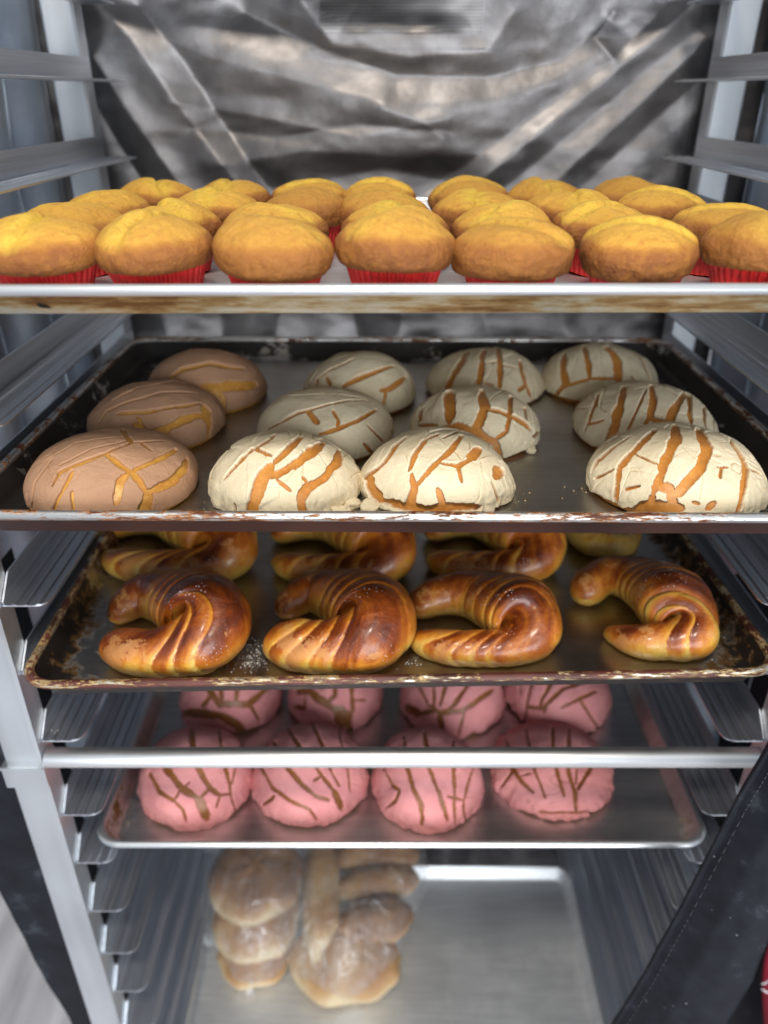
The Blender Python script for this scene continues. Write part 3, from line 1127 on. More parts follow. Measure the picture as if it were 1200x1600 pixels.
A1, A2, A3, A4 = (20, 530, 3), (320, 530, 3), (560, 530, 4), (830, 530, 1200 / 370)
HF2 = PF2 - 0.0013
N1, N2, N3 = 380, 290, 200
concha('brown concha at the front left corner of its pan, with yellow cracks', 'brown', (42, 309, 671, 822), HF2, A1, [
    (14, [(515, 430), (555, 490)]), (14, [(560, 490), (440, 545), (330, 590), (230, 630), (200, 690)]),
    (20, [(440, 545), (500, 590), (560, 630), (600, 680), (630, 740)]), (44, [(635, 720), (625, 770), (610, 820)]),
    (20, [(560, 620), (660, 580), (760, 525)]), (22, [(640, 720), (740, 670), (800, 610), (815, 560)]),
    (24, [(540, 630), (505, 670), (485, 770)]), (12, [(285, 630), (250, 700), (200, 800)]), (10, [(280, 720), (290, 810)]),
    (6, [(190, 570), (120, 680), (105, 790)]), (6, [(200, 520), (330, 460), (470, 430)]), (6, [(190, 560), (300, 500), (540, 462)]),
    (6, [(230, 600), (380, 525), (560, 478)]), (7, [(560, 490), (700, 488)]), (7, [(600, 492), (650, 530)])], N1, 0.1, 0.0030, 100)
concha('brown concha in the middle of the left column, partly behind the front one', 'brown', (144, 350, 597, 712), HF2, A1, [
    (24, [(640, 445), (720, 420), (800, 380), (880, 360), (920, 390), (915, 470)]), (46, [(895, 320), (920, 400)]),
    (12, [(500, 360), (620, 345), (760, 325), (880, 310)]), (9, [(410, 410), (450, 350), (560, 300), (700, 260), (860, 265)]),
    (18, [(570, 400), (620, 430)]), (9, [(590, 370), (610, 420)]), (7, [(480, 300), (600, 240), (760, 215), (850, 225)])], N2, 0.1, 0.0030, 120)
concha('dim brown concha at the back left corner with a wide orange split', 'brown', (233, 413, 547, 652), HF2, A1, [
    (30, [(880, 235), (1000, 225), (1130, 215)]), (44, [(940, 240), (980, 330)]), (16, [(740, 190), (800, 155), (930, 130), (1080, 150)]),
    (6, [(760, 75), (900, 65), (1050, 95)])], N3, 0.1, 0.0030, 140)
concha('cream concha in the front row directly right of the brown one', 'cream', (329, 560, 675, 819), HF2, A2, [
    (18, [(330, 460), (250, 520), (190, 560), (130, 620), (100, 660)]), (22, [(450, 465), (400, 520), (320, 590)]),
    (42, [(310, 590), (265, 670), (240, 760), (215, 830)]), (34, [(560, 490), (480, 550), (400, 600), (320, 650)]),
    (13, [(230, 525), (310, 555)]), (26, [(630, 520), (620, 580), (560, 650), (480, 700), (450, 750), (460, 830)]),
    (7, [(340, 660), (400, 710)]), (7, [(460, 640), (480, 670)]), (9, [(150, 770), (160, 810)]), (6, [(60, 600), (120, 530), (200, 480)])], N1, 0.9, 0.0034, 160)
concha('cream concha in the middle row of the second column, thin diagonal cracks', 'cream', (408, 610, 607, 725), HF2, A2, [
    (9, [(300, 425), (340, 400), (440, 350), (560, 320), (660, 297), (750, 290)]), (13, [(490, 345), (530, 400)]),
    (11, [(540, 450), (620, 430), (720, 385), (800, 335)]), (8, [(600, 340), (625, 390), (620, 420)]),
    (8, [(755, 405), (830, 480)]), (8, [(740, 490), (780, 530)]), (8, [(860, 430), (870, 450)]), (6, [(370, 290), (480, 270), (620, 265), (740, 280)])], N2, 0.25, 0.0030, 180)
concha('cream concha at the back of the second column, few thin cracks', 'cream', (476, 648, 551, 655), HF2, A2, [
    (11, [(530, 215), (530, 190), (600, 145), (700, 100)]), (9, [(570, 180), (595, 220)]), (14, [(650, 225), (740, 175), (880, 130)]),
    (14, [(825, 240), (870, 230), (940, 180)]), (10, [(850, 240), (835, 330)]), (6, [(560, 110), (700, 75)])], N3, 0.3, 0.0030, 200)
concha('cream concha at the centre of the front row with ragged crumbling edge', 'cream', (567, 795, 674, 819), HF2, A3, [
    (28, [(300, 630), (240, 680), (180, 780), (110, 850), (60, 880)]), (58, [(80, 880), (120, 950), (160, 1000)]),
    (20, [(500, 610), (420, 640), (360, 730), (320, 830)]), (24, [(640, 620), (570, 700), (480, 790), (420, 860), (350, 930)]),
    (34, [(335, 850), (350, 930), (330, 1010), (300, 1050)]), (38, [(180, 1010), (300, 1045), (420, 1065), (520, 1060), (640, 1045), (740, 1045)]),
    (22, [(510, 780), (620, 800), (700, 750)]), (44, [(690, 760), (750, 690)]), (11, [(620, 800), (640, 900)]), (20, [(495, 940), (530, 1040)]),
    (50, [(880, 820), (840, 870)]), (13, [(820, 900), (860, 1010)]), (8, [(60, 800), (110, 720), (170, 660)]), (10, [(530, 630), (620, 600)])], N1, 1.3, 0.0036, 220)
concha('cream concha behind the centre front one with a broad bare golden patch', 'cream', (645, 840, 605, 722), HF2, A3, [
    (52, [(570, 350), (575, 430), (570, 520)]), (64, [(520, 570), (640, 560), (740, 610), (820, 660), (880, 740)]),
    (60, [(600, 560), (720, 600), (800, 640)]), (40, [(770, 330), (790, 430), (760, 510), (720, 570)]),
    (28, [(800, 455), (880, 465), (960, 500), (1020, 530), (1060, 570)]), (18, [(945, 370), (940, 460), (920, 580)]), (14, [(1030, 440), (1035, 510)]),
    (26, [(400, 450), (390, 540)]), (14, [(390, 545), (500, 545)]), (12, [(860, 620), (910, 590)]), (14, [(1110, 570), (1075, 610)])], N2, 0.9, 0.0036, 240)
concha('cream concha in the back row, third column, with four upright cracks', 'cream', (667, 845, 548, 642), HF2, A3, [
    (34, [(680, 90), (620, 190), (570, 280), (545, 350)]), (26, [(780, 85), (770, 180), (755, 290)]), (22, [(865, 70), (885, 160), (880, 300)]),
    (18, [(1000, 150), (1020, 220), (1040, 290), (1070, 360)]), (9, [(760, 165), (860, 150), (990, 190)]), (9, [(1040, 290), (990, 325)]), (7, [(780, 270), (840, 290)])], N3, 0.5, 0.0034, 260)
concha('large cream concha at the front right corner, golden bread bare along its base', 'cream', (919, 1196, 668, 826), HF2, A4, [
    (18, [(500, 510), (420, 560), (350, 630), (330, 680)]), (30, [(630, 480), (560, 540), (490, 610), (450, 660)]), (20, [(450, 660), (440, 740), (435, 820)]),
    (34, [(725, 460), (730, 510), (690, 600), (650, 700), (620, 780)]), (38, [(840, 480), (880, 560), (860, 650), (800, 720), (730, 790)]),
    (50, [(540, 860), (640, 850), (760, 860)]), (62, [(400, 860), (500, 890), (620, 900), (780, 900)]), (30, [(700, 780), (720, 840)]), (24, [(620, 790), (600, 850)]),
    (34, [(640, 740), (720, 765)]), (9, [(530, 590), (600, 625), (640, 640)]), (11, [(480, 760), (550, 745)]),
    (24, [(990, 530), (1050, 600), (1080, 650), (1070, 720), (1050, 820), (1030, 900)]), (14, [(1080, 650), (1150, 690)]),
    (16, [(890, 860), (925, 830)]), (11, [(340, 710), (420, 665)]), (7, [(940, 655), (990, 655)]), (6, [(960, 660), (950, 710)]), (8, [(820, 825), (850, 835)])], N1, 0.7, 0.0036, 280)
concha('cream concha in the middle of the right column, behind the large front one', 'cream', (895, 1117, 600, 722), HF2, A4, [
    (14, [(345, 290), (310, 380), (280, 480)]), (8, [(300, 435), (370, 420)]), (28, [(470, 250), (450, 340), (430, 430), (400, 530)]),
    (22, [(605, 250), (615, 330), (600, 400), (660, 440)]), (24, [(770, 290), (720, 360), (690, 430), (620, 420)]), (15, [(790, 300), (795, 430)]),
    (14, [(740, 270), (790, 300)]), (12, [(865, 350), (870, 450)]), (11, [(600, 400), (570, 440)]), (5, [(910, 400), (905, 470)]),
    (5, [(580, 270), (520, 400), (490, 470)]), (6, [(480, 270), (590, 260)])], N2, 0.6, 0.0034, 300)
concha('cream concha at the back right corner of its pan, three upright cracks', 'cream', (845, 1027, 539, 638), HF2, A4, [
    (22, [(170, 80), (165, 170), (180, 230), (120, 290)]), (18, [(265, 50), (290, 130), (295, 200)]), (30, [(380, 50), (430, 120), (440, 220)]),
    (9, [(190, 235), (300, 205), (430, 205)]), (7, [(510, 50), (560, 130), (590, 210)]), (6, [(500, 190), (520, 220)])], N3, 0.6, 0.0034, 320)

HF4 = PF4 - 0.0013
B5, B6 = (200, 1050, 3), (570, 1050, 3)
concha('pink concha at the left end of the front row', 'pink', (216, 394, 1134, 1295), HF4, B5, [
    (28, [(150, 400), (185, 455), (250, 540), (330, 590)]), (40, [(325, 585), (370, 680)]), (16, [(100, 470), (150, 560), (220, 600)]), (10, [(220, 600), (260, 640), (275, 690)]),
    (20, [(300, 270), (305, 345), (330, 450), (380, 540), (430, 575)]), (8, [(225, 590), (245, 555), (290, 515)]), (11, [(335, 590), (375, 550)]),
    (15, [(420, 260), (435, 360), (455, 450), (475, 520), (480, 580), (490, 650)]), (9, [(530, 280), (520, 360), (500, 450), (485, 520)]), (8, [(430, 575), (412, 630)]), (8, [(430, 575), (480, 570)])], N3, 0.5, 0.0026, 400)
concha('pink concha second from the left in the front row', 'pink', (396, 573, 1132, 1294), HF4, B5, [
    (16, [(600, 400), (630, 450), (680, 540), (760, 600)]), (12, [(760, 600), (850, 640), (885, 690)]), (14, [(690, 330), (750, 450), (820, 530), (880, 580), (940, 600)]),
    (15, [(750, 265), (800, 345), (890, 460), (960, 550)]), (30, [(965, 555), (1000, 640)]), (12, [(860, 250), (910, 345), (950, 460), (990, 530)]), (9, [(980, 280), (1000, 345), (1030, 460), (1040, 560)]),
    (6, [(1080, 440), (1090, 500)]), (8, [(870, 510), (900, 490)]), (20, [(640, 620), (690, 580)])], N3, 0.7, 0.0026, 420)
concha('pink concha third from the left in the front row', 'pink', (582, 755, 1138, 1300), HF4, B6, [
    (13, [(90, 450), (130, 530), (165, 550), (150, 600), (105, 635)]), (18, [(190, 310), (200, 450), (230, 550), (265, 620), (268, 710)]),
    (17, [(280, 290), (300, 450), (350, 570), (385, 690)]), (13, [(410, 320), (412, 450), (420, 590), (418, 710)]), (13, [(500, 450), (460, 600), (465, 690)]), (8, [(385, 580), (460, 600)])], N3, 0.6, 0.0026, 440)
concha('pink concha at the right end of the front row', 'pink', (768, 958, 1130, 1283), HF4, B6, [
    (14, [(665, 300), (690, 450), (740, 520), (790, 565)]), (10, [(755, 270), (790, 450), (820, 520), (845, 590)]), (18, [(650, 540), (700, 460)]),
    (12, [(880, 270), (880, 345), (900, 460), (935, 580)]), (16, [(950, 280), (955, 450), (985, 560), (990, 650)]), (14, [(1090, 400), (1060, 450), (1000, 545)]),
    (6, [(995, 450), (990, 520)]), (8, [(820, 655), (960, 660), (1060, 655)]), (9, [(740, 490), (780, 480)])], N3, 0.8, 0.0026, 460)
concha('pink concha at the left end of the back row', 'pink', (281, 438, 1012, 1150), HF4, B5, [
    (28, [(370, 70), (430, 150), (560, 150), (660, 70)]), (18, [(430, 0), (440, 150)]), (16, [(515, 0), (505, 150)]),
    (38, [(250, 190), (330, 190), (450, 210), (520, 250), (560, 290)]), (9, [(570, 150), (610, 220)]), (16, [(350, 160), (390, 110)])], N3, 0.7, 0.0026, 480)
concha('pink concha second from the left in the back row', 'pink', (448, 595, 1014, 1145), HF4, B5, [
    (36, [(790, 90), (850, 90), (930, 150), (1030, 200), (1035, 280)]), (78, [(985, 195), (1030, 240)]), (22, [(1045, 0), (1050, 180)]), (18, [(960, 0), (970, 110), (940, 140)]),
    (16, [(830, 100), (830, 170), (780, 165)]), (9, [(1060, 130), (1110, 130)])], N3, 0.7, 0.0026, 500)
concha('pink concha third from the left in the back row', 'pink', (626, 787, 1014, 1155), HF4, B6, [
    (14, [(240, 0), (250, 50), (300, 160)]), (14, [(320, 0), (325, 160)]), (13, [(400, 0), (385, 40), (350, 160)]), (15, [(520, 0), (490, 50), (420, 150), (380, 190)]),
    (22, [(310, 160), (350, 190), (460, 180), (600, 80)]), (56, [(200, 170), (260, 190)]), (22, [(350, 190), (365, 270)]), (13, [(465, 190), (435, 290)]), (20, [(260, 190), (330, 180)])], N3, 0.7, 0.0026, 520)
concha('pink concha at the right end of the back row', 'pink', (787, 955, 1010, 1148), HF4, B6, [
    (13, [(800, 0), (790, 30), (760, 160), (755, 240)]), (13, [(910, 0), (890, 30), (830, 130), (820, 170)]), (15, [(1100, 10), (1060, 30), (930, 80), (850, 150), (840, 190)]),
    (11, [(1080, 90), (920, 165)]), (11, [(1010, 130), (1080, 250)]), (8, [(730, 20), (735, 110)]), (14, [(760, 160), (840, 170)])], N3, 0.5, 0.0026, 540)


# ------------------------------------------------------------------ croissants
def mat_croissant():
    m = M("croissant_crust")
    bk_ = m.attr('bake')
    n1 = m.noise(24, 5, 0.65, dist=0.8)
    n2 = m.noise(120, 4, 0.65)
    f = m.math('ADD', bk_, m.math('MULTIPLY', m.math('SUBTRACT', n1, 0.5), 1.05))
    f = m.math('ADD', f, m.math('MULTIPLY', m.math('SUBTRACT', n2, 0.5), 0.18))
    col = m.ramp(f, [(0.0, (0.72, 0.46, 0.10)), (0.22, (0.68, 0.36, 0.055)), (0.42, (0.62, 0.24, 0.028)), (0.62, (0.44, 0.12, 0.012)), (0.82, (0.24, 0.048, 0.006)), (1.0, (0.11, 0.020, 0.005))])
    # unglazed peeled patches
    pt = m.math('MULTIPLY', m.ramp(m.noise(19, 6, 0.75, m.map((1, 1, 1), loc=(4, 2, 1))), [(0.555, 0.0), (0.575, 1.0)]), 0.65)
    col = m.mix(pt, col, (0.58, 0.27, 0.085))
    # icing sugar specks
    sg = m.math('MULTIPLY', m.ramp(m.voro(330), [(0.13, 1.0), (0.20, 0.0)]), m.ramp(m.noise(26, 4, 0.6, m.map((1, 1, 1), loc=(1, 7, 3))), [(0.57, 0.0), (0.63, 1.0)]))
    col = m.mix(sg, col, (0.85, 0.83, 0.80))
    m.to('Base Color', col)
    m.to('Roughness', m.math('MULTIPLY_ADD', pt, 0.25, 0.34))
    m.to('Coat Weight', m.math('MULTIPLY', m.math('SUBTRACT', 1.0, m.math('MAXIMUM', pt, sg)), 0.40))
    m.set(Coat_Roughness=0.17)
    m.b.inputs['Subsurface Weight'].default_value = 0.08
    m.b.inputs['Subsurface Radius'].default_value = (0.006, 0.003, 0.001)
    b_ = m.bump(m.noise(70, 6, 0.68, dist=0.8), 0.7, 0.0025)
    b_ = m.bump(n2, 0.25, 0.0008, b_)
    m.bump(sg, 0.6, 0.0006, b_)
    return m.m


mcro = mat_croissant()
HF3 = PF3 - 0.0013


def croissant(label, crop, spine, steps=6, pale=0.0, seed=0, sc=0.57, amp=0.065, hf=HF3, grow=1.09):
    ox, oy, s = crop
    zf = CH - hf
    pts, rad = [], []
    mx_ = sum(p[0] for p in spine) / len(spine)
    for (px, py, r) in spine:
        px = mx_ + (px - mx_) * 1.06
        r = r * grow
        rm = r / s * 0.66 / F
        for _ in range(4):
            P = at_h(ox + px / s, oy + py / s, hf - rm * 0.92)
            rm = r / s * zc_of(P) / F
        pts.append(P)
        rad.append(rm)
    pts, rad = np.array(pts), np.array(rad)
    # Catmull-Rom resample
    n = 240
    Q = np.vstack([2 * pts[0] - pts[1], pts, 2 * pts[-1] - pts[-2]])
    Rr = np.concatenate([[rad[0]], rad, [rad[-1]]])
    m_ = len(pts) - 1
    out, ro = [], []
    for k in range(600):
        u = k / 599 * m_
        i = min(int(u), m_ - 1)
        f = u - i
        w = 0.5 * np.array([-f + 2 * f**2 - f**3, 2 - 5 * f**2 + 3 * f**3, f + 4 * f**2 - 3 * f**3, -f**2 + f**3])
        out.append(w @ Q[i:i + 4])
        ro.append(w @ Rr[i:i + 4])
    out, ro = np.array(out), np.array(ro)
    k = np.hanning(61)
    k /= k.sum()
    for arr in (0, 1, 2):
        a_ = np.pad(out[:, arr], 30, mode='edge')
        out[:, arr] = np.convolve(a_, k, 'valid') * 0.75 + out[:, arr] * 0.25
    Ls = np.concatenate([[0], np.cumsum(np.linalg.norm(np.diff(out, axis=0), axis=1))])
    tt = np.linspace(0, Ls[-1], n)
    # denser near the ends
    C = np.stack([np.interp(tt, Ls, out[:, j]) for j in range(3)], 1)
    rr = np.interp(tt, Ls, ro)
    S = tt / Ls[-1]
    e0 = np.clip(tt / (rr[0] * 1.0), 0, 1)
    e1 = np.clip((Ls[-1] - tt) / (rr[-1] * 1.0), 0, 1)
    cap = np.sqrt(np.clip(1 - (1 - e0) ** 2, 0, 1)) * np.sqrt(np.clip(1 - (1 - e1) ** 2, 0, 1))
    T = np.gradient(C, axis=0)
    T[:, 2] = 0
    T /= np.linalg.norm(T, axis=1)[:, None]
    side = np.cross(T, [0, 0, 1.0])
    nr = 96
    al = np.linspace(0, 2 * math.pi, nr, endpoint=False)
    CA, SA = np.cos(al)[None, :], np.sin(al)[None, :]
    s_ = S[:, None] + 0.055 * CA + 0.012 * np.sin(2 * al + seed)[None, :]
    u = np.abs(s_ - sc) / max(sc, 1 - sc)
    # layer edges
    edges = np.array([0.13, 0.23, 0.34, 0.46, 0.60, 0.74, 1.3])
    edges = np.append(edges[:steps], 1.6)
    edges[:steps] += np.random.default_rng(seed).normal(size=steps) * 0.012
    lay = np.zeros_like(u)
    prev = 0.0 * u
    fr = np.zeros_like(u)
    lo = -edges[0]
    for e_ in edges:
        m2 = (u >= lo) & (u < e_)
        fr[m2] = ((u[m2] - lo) / min(e_ - lo, 0.30))
        lo = e_
    fr = np.clip(fr, 0, 1)
    bul = (np.clip(1 - fr ** 4, 0, 1)) * (1 - 0.55 * np.exp(-fr / 0.10))      # steep outer lip, tucked start
    bul = np.where(u < edges[0], np.clip(1 - (u / edges[0]) ** 6, 0, 1), bul)
    P0 = np.repeat(C, nr, 0)
    q = P0 * 1.0
    q[:, 0] += (rr[:, None] * CA).ravel() * np.repeat(side[:, 0], nr)
    q[:, 1] += (rr[:, None] * CA).ravel() * np.repeat(side[:, 1], nr)
    q[:, 2] += (rr[:, None] * SA).ravel()
    ns = fbm(q, 28, seed, 3).reshape(n, nr)
    fine = fbm(np.stack([s_.ravel() * 3.2, np.tile(np.abs(np.sin(al / 2)), n) * 0.16, 0 * q[:, 2]], 1), 16, seed + 4, 4).reshape(n, nr)
    Rad = rr[:, None] * cap[:, None] * (1 - amp + amp * 1.3 * np.where(s_ < sc, 0.45 * bul + 0.5, bul) + 0.04 * ns + 0.018 * fine)
    V = C[:, None, :] + side[:, None, :] * (Rad * CA)[..., None]
    V[..., 2] = C[:, None, 2] + Rad * SA * 0.94
    V = V.reshape(-1, 3)
    V[:, 2] = np.maximum(V[:, 2], zf + 0.0003)
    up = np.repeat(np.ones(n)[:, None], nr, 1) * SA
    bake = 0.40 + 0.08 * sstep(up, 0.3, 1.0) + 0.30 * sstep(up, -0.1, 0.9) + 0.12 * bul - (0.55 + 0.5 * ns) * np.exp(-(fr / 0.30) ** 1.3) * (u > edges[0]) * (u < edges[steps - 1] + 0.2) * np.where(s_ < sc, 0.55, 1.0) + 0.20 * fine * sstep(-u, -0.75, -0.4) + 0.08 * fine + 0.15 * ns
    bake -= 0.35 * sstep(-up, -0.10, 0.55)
    bake -= pale
    ctr = np.array([V[:, 0].mean(), V[:, 1].mean(), zf])
    o = thing('croissant', label, 'croissant', tuple(ctr), 0, 'croissants on the burnt sheet pan')
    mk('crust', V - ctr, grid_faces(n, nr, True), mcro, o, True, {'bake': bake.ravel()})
    return o


K1, K2, K3, K4 = (130, 830, 4), (390, 830, 4), (630, 830, 4), (870, 830, 1200 / 330)
spA = [(168, 545, 62), (250, 480, 98), (360, 405, 128), (500, 400, 160), (650, 450, 215), (755, 535, 250), (715, 650, 225), (590, 725, 172), (440, 758, 145), (295, 738, 140), (155, 690, 98)]
spB = [(190, 520, 68), (280, 440, 98), (400, 375, 122), (530, 395, 160), (670, 445, 210), (770, 540, 235), (715, 645, 222), (590, 700, 178), (430, 722, 158), (270, 700, 150), (135, 665, 98)]
spC = [(50, 500, 78), (170, 430, 108), (300, 388, 128), (440, 392, 148), (590, 440, 190), (725, 510, 215), (780, 620, 170), (690, 708, 122), (520, 728, 112), (320, 728, 106), (160, 695, 86), (90, 650, 50)]
spD = [(175, 395, 84), (200, 315, 98), (300, 250, 104), (420, 262, 124), (550, 320, 165), (650, 405, 192), (715, 500, 170), (735, 590, 135), (620, 622, 106), (480, 620, 96), (360, 590, 70), (285, 560, 38)]


def remap(sp_, dx, dy, k):
    x0, y0 = 450, 700
    return [((x - x0) * k + x0 + dx, (y - y0) * k + y0 + dy, r * k) for x, y, r in sp_]


croissant('dark brown croissant at the front left, its horns nearly touching', K1, spA, 3, -0.08, 11, 0.52)
croissant('glossy croissant second from the left in the front row', K2, spB, 4, -0.02, 23, 0.60)
croissant('open croissant third from the left in the front row, straight lower horn', K3, spC, 4, 0.02, 37, 0.58)
croissant('slim curled croissant at the front right, separate from the others', K4, spD, 3, 0.06, 51, 0.55)
croissant('croissant with pale yellow underside at the left of the back row', K1, remap(spC, 90, -500, 1.02), 5, 0.10, 63)
croissant('striped croissant second from the left in the back row', K2, remap(spC, 80, -480, 0.95), 6, 0.08, 71)
croissant('croissant third from the left in the back row', K3, remap(spC, 70, -500, 0.92), 6, 0.06, 83)
croissant('pale yellow croissant at the back right, only its tip showing', K3, [(1030, -60, 60), (1080, -20, 75), (1160, 60, 78), (1260, 85, 78), (1360, 85, 72), (1400, 60, 60), (1420, 0, 60)], 3, 0.62, 97, amp=0.02)


# ------------------------------------------------------------------ crumbs and icing sugar
def bits(name, label, cat, mat, spots, hf, rr, seed):
    V, Fc = [], []
    rg = np.random.default_rng(seed)
    for (px, py, sx, sy, cnt) in spots:
        for _ in range(cnt):
            p = at_h(px + rg.normal() * sx, py + rg.normal() * sy, hf)
            r = rr * (0.3 + rg.random() ** 3 * 1.6)
            b = len(V)
            q = rg.random((6, 3)) * 0.5 + 0.75
            for (a, b2, c), k in zip(((1, 0, 0), (-1, 0, 0), (0, 1, 0), (0, -1, 0), (0, 0, 1.4), (0, 0, 0)), q):
                V.append((p[0] + a * r * k[0], p[1] + b2 * r * k[1], p[2] + max(c, 0) * r * k[2] * 0.7))
            Fc += [(b, b + 2, b + 4), (b + 2, b + 1, b + 4), (b + 1, b + 3, b + 4), (b + 3, b, b + 4)]
    o = mk(name, V, Fc, mat, None, False)
    tag(o, label, cat, kind='stuff')
    return o


ms = M("icing_sugar")
ms.set(Base_Color=(0.85, 0.84, 0.82, 1), Roughness=0.9)
mc = M("crumb")
mc.to('Base Color', mc.mix(mc.noise(90, 2), (0.82, 0.70, 0.48), (0.62, 0.40, 0.16)))
mc.set(Roughness=0.9)
bits('icing_sugar', 'white icing sugar dusted on the burnt pan around the croissants', 'icing sugar', ms.m,
     [(385, 1025, 16, 8, 260), (400, 1010, 12, 8, 120), (395, 1037, 14, 4, 160), (640, 1035, 10, 4, 60), (570, 1040, 30, 3, 60), (160, 985, 10, 20, 40), (700, 1000, 60, 16, 60), (1120, 985, 30, 20, 30), (345, 1045, 30, 3, 60)], HF3 - 0.0002, 0.00042, 5)
bits('crumbs', 'cream crumbs scattered on the pan around the conchas', 'crumbs', mc.m,
     [(820, 740, 60, 25, 22), (870, 770, 30, 10, 9), (560, 790, 12, 8, 40), (800, 780, 12, 8, 40), (330, 790, 20, 8, 15), (905, 765, 15, 4, 20), (740, 715, 20, 5, 14), (430, 720, 30, 30, 16)], HF2 - 0.0002, 0.0005, 6)


def lump(name, parent, c, ax, rot, mat, seed, nz=0.08, n=60):
    r_, th = np.linspace(0, math.pi, n), np.linspace(0, 2 * math.pi, n, endpoint=False)
    A, B = np.meshgrid(r_, th, indexing='ij')
    U = np.stack([np.sin(A) * np.cos(B), np.sin(A) * np.sin(B), np.cos(A)], -1).reshape(-1, 3)
    U = U * (1 + nz * fbm(U, 1.7, seed, 3))[:, None]
    V = U * np.array(ax)
    cz, sz = math.cos(rot[2]), math.sin(rot[2])
    cx_, sx_ = math.cos(rot[0]), math.sin(rot[0])
    Rx = np.array([[1, 0, 0], [0, cx_, -sx_], [0, sx_, cx_]])
    Rz = np.array([[cz, -sz, 0], [sz, cz, 0], [0, 0, 1]])
    V = V @ (Rz @ Rx).T + np.array(c)
    return mk(name, V, grid_faces(n, n, True), mat, parent)


# fallen bits of topping around the centre and left cream conchas
mfr = TOPS['cream']
frag_spots = [(549, 787, 0.0075, 'crumb of cream topping lying between the two left cream conchas'),
              (578, 792, 0.0095, 'curled crumb of cream topping at the left foot of the centre front concha'),
              (596, 786, 0.0085, 'second crumb of cream topping at the left foot of the centre front concha'),
              (533, 800, 0.0080, 'crumb of cream topping at the right foot of the left cream concha'),
              (762, 798, 0.0060, 'small crumb of cream topping at the right foot of the centre front concha'),
              (829, 702, 0.0065, 'crumb of cream topping beside the concha with the bare golden patch')]
for i, (px, py, r, lab) in enumerate(frag_spots):
    p = at_h(px, py, HF2 - r * 0.4)
    o = lump('topping_crumb', None, (0, 0, 0), (r, r * 0.8, r * 0.6), (0, 0, i), mfr, 300 + i, 0.45, 30)
    o.location = tuple(p)
    tag(o, lab, 'crumb', 'fallen crumbs of cream topping')

# ------------------------------------------------------------------ bagged bread on the bottom pan
mbr = M("bread_crust")
bz = mbr.n.new('ShaderNodeNewGeometry')
bsep = mbr.n.new('ShaderNodeSeparateXYZ')
bn1 = mbr.noise(14, 4, 0.6)
bb = mbr.math('ADD', mbr.attr('brown'), mbr.math('MULTIPLY', mbr.math('SUBTRACT', bn1, 0.5), 0.9))
mbr.to('Base Color', mbr.ramp(bb, [(0.05, (0.58, 0.46, 0.29)), (0.35, (0.42, 0.25, 0.11)), (0.7, (0.28, 0.14, 0.06)), (1.0, (0.19, 0.09, 0.04))]))
mbr.set(Roughness=0.6)
mbr = mbr.m
mfilm = M("clear_film")
mfn = mfilm.noise(26, 4, 0.6, dist=1.0)
mfilm.bump(mfn, 1.0, 0.012)
mfilm.set(Base_Color=(0.95, 0.95, 0.96, 1), Roughness=0.28, Metallic=0.5)
tr_ = mfilm.n.new('ShaderNodeBsdfTransparent')
mx = mfilm.n.new('ShaderNodeMixShader')
fz = mfilm.ramp(mfilm.noise(30, 5, 0.65, mfilm.map((2.2, 0.5, 1)), 1.2), [(0.40, 0.10), (0.58, 0.22), (0.74, 0.52)])
mfilm.l.new(fz, mx.inputs[0])
mfilm.l.new(tr_.outputs[0], mx.inputs[1])
mfilm.l.new(mfilm.b.outputs[0], mx.inputs[2])
mfilm.l.new(mx.outputs[0], mfilm.n['Material Output'].inputs[0])
mfilm = mfilm.m

HF5 = PF5 - 0.0013


def loaf(label, px, py, ax, z, rot, seed, brown, nm='bread_roll'):
    p = at_h(px, py, HF5 - z)
    t = mk
    o = lump(nm, None, (0, 0, 0), ax, rot, mbr, seed, 0.12)
    co = np.array([tuple(v.co) for v in o.data.vertices])
    long_ = 0 if ax[0] > ax[1] * 1.3 else (1 if ax[1] > ax[0] * 1.3 else 2)
    ph_ = co[:, long_] / max(ax[long_], 1e-6) * 7 + np.arctan2(co[:, 2], co[:, 1 - min(long_, 1)]) * 1.0 if long_ < 2 else np.arctan2(co[:, 1], co[:, 0]) * 5 + np.hypot(co[:, 0], co[:, 1]) * 40
    co *= (1 + 0.028 * np.sin(ph_ + seed) + 0.025 * fbm(co, 30, seed, 3))[:, None]
    o.data.vertices.foreach_set('co', co.astype(np.float32).ravel())
    o.data.update()
    zz = co[:, 2]
    br = sstep(zz / max(zz.max(), 1e-6), -0.4, 0.55) * 0.8 * brown + 0.12 * np.sin(ph_ + seed)
    a = o.data.attributes.new('brown', 'FLOAT', 'POINT')
    a.data.foreach_set('value', br.astype(np.float32))
    o.location = tuple(p)
    tag(o, label, 'bread', 'bread inside the plastic bags')
    return o


loaf('round brown bread on top of the left bag', 401, 1372, (0.078, 0.075, 0.036), 0.105, (0.25, 0, 0), 1, 1.1)
loaf('flat golden bread in the middle of the left bag', 402, 1432, (0.074, 0.070, 0.026), 0.065, (0.2, 0, 0.3), 2, 0.8)
loaf('small pale brown bread at the lower end of the left bag', 398, 1488, (0.060, 0.058, 0.026), 0.030, (0.1, 0, 0), 3, 0.7)
loaf('long pale roll standing upright along the left side of the right bag', 502, 1395, (0.032, 0.115, 0.034), 0.085, (0.2, 0, 0.05), 4, 0.5)
loaf('brown roll at the far end of the right bag', 588, 1338, (0.075, 0.034, 0.030), 0.085, (0, 0, 0.05), 5, 0.9)
loaf('tan roll second from the far end of the right bag', 590, 1380, (0.072, 0.032, 0.028), 0.080, (0, 0, 0.2), 6, 0.8)
loaf('golden brown roll in the middle of the right bag', 585, 1440, (0.066, 0.040, 0.034), 0.070, (0, 0, 0.25), 7, 1.1)
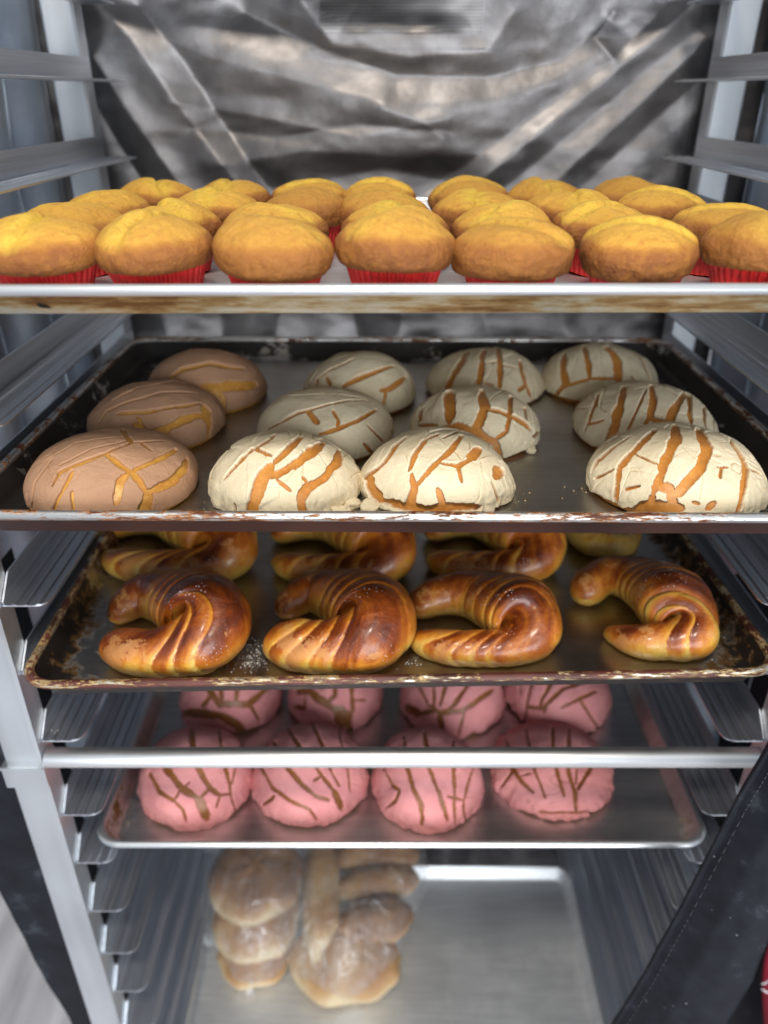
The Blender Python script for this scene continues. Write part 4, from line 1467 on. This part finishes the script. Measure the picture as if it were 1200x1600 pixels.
loaf('cream bottomed roll at the near end of the right bag', 540, 1505, (0.090, 0.060, 0.040), 0.042, (0.2, 0, -0.1), 8, 0.6)


def bag(label, outline, z_top, seed, tails):
    """film wrapped round the bread: closed lumpy skin following the outline drawn on the pan"""
    pts = np.array([at_h(x, y, HF5 - 0.04) for x, y in outline])
    c = pts.mean(0)
    n = 90
    ang = np.arctan2(pts[:, 1] - c[1], pts[:, 0] - c[0])
    rad = np.linalg.norm(pts[:, :2] - c[:2], axis=1)
    o_ = np.argsort(ang)
    th = np.linspace(-math.pi, math.pi, n, endpoint=False)
    rr = np.interp(th, np.concatenate([ang[o_] - 2 * math.pi, ang[o_], ang[o_] + 2 * math.pi]), np.tile(rad[o_] * 1.13, 3))
    ph = np.linspace(0.0, math.pi, 50)
    V = []
    for p in ph:
        s_ = math.sin(p) ** 0.6
        for k, a in enumerate(th):
            V.append((s_ * rr[k] * math.cos(a), s_ * rr[k] * math.sin(a), 0.5 * z_top * (1 + math.cos(p))))
    V = np.array(V)
    V += 0.010 * (fbm(V, 16, seed, 3) * np.sin(np.repeat(ph, n)))[:, None] * np.array([1, 1, 0.8])
    V[:, 2] = np.maximum(V[:, 2], 0.0005)
    loc = (c[0], c[1], CH - HF5)
    t = thing('plastic_bag', label, 'bag', loc, 0, 'clear bags of bread')
    film = mk('film', V, grid_faces(len(ph), n, True), mfilm, t)
    for (xa, ya, xb, yb) in tails:
        mb = MB()
        p, q = at_h(xa, ya, HF5 - 0.03) - np.array(loc), at_h(xb, yb, HF5 - 0.008) - np.array(loc)
        mid = p * 0.55 + q * 0.45
        mb.tube([p, mid, q], [0.018, 0.008, 0.022], 10)
        mb.build('twisted_end', mfilm, film, True)
    return t


bag('clear plastic bag at the left holding round breads', [(335, 1325), (470, 1318), (478, 1400), (460, 1480), (420, 1530), (385, 1532), (350, 1480), (326, 1400)], 0.172, 5, [(395, 1525, 384, 1556), (344, 1450, 330, 1458)])
bag('clear plastic bag at the right holding long rolls, knotted at its near end', [(490, 1318), (645, 1318), (648, 1370), (630, 1450), (590, 1525), (540, 1558), (475, 1530), (450, 1460), (470, 1390)], 0.165, 9, [(541, 1532, 548, 1580)])
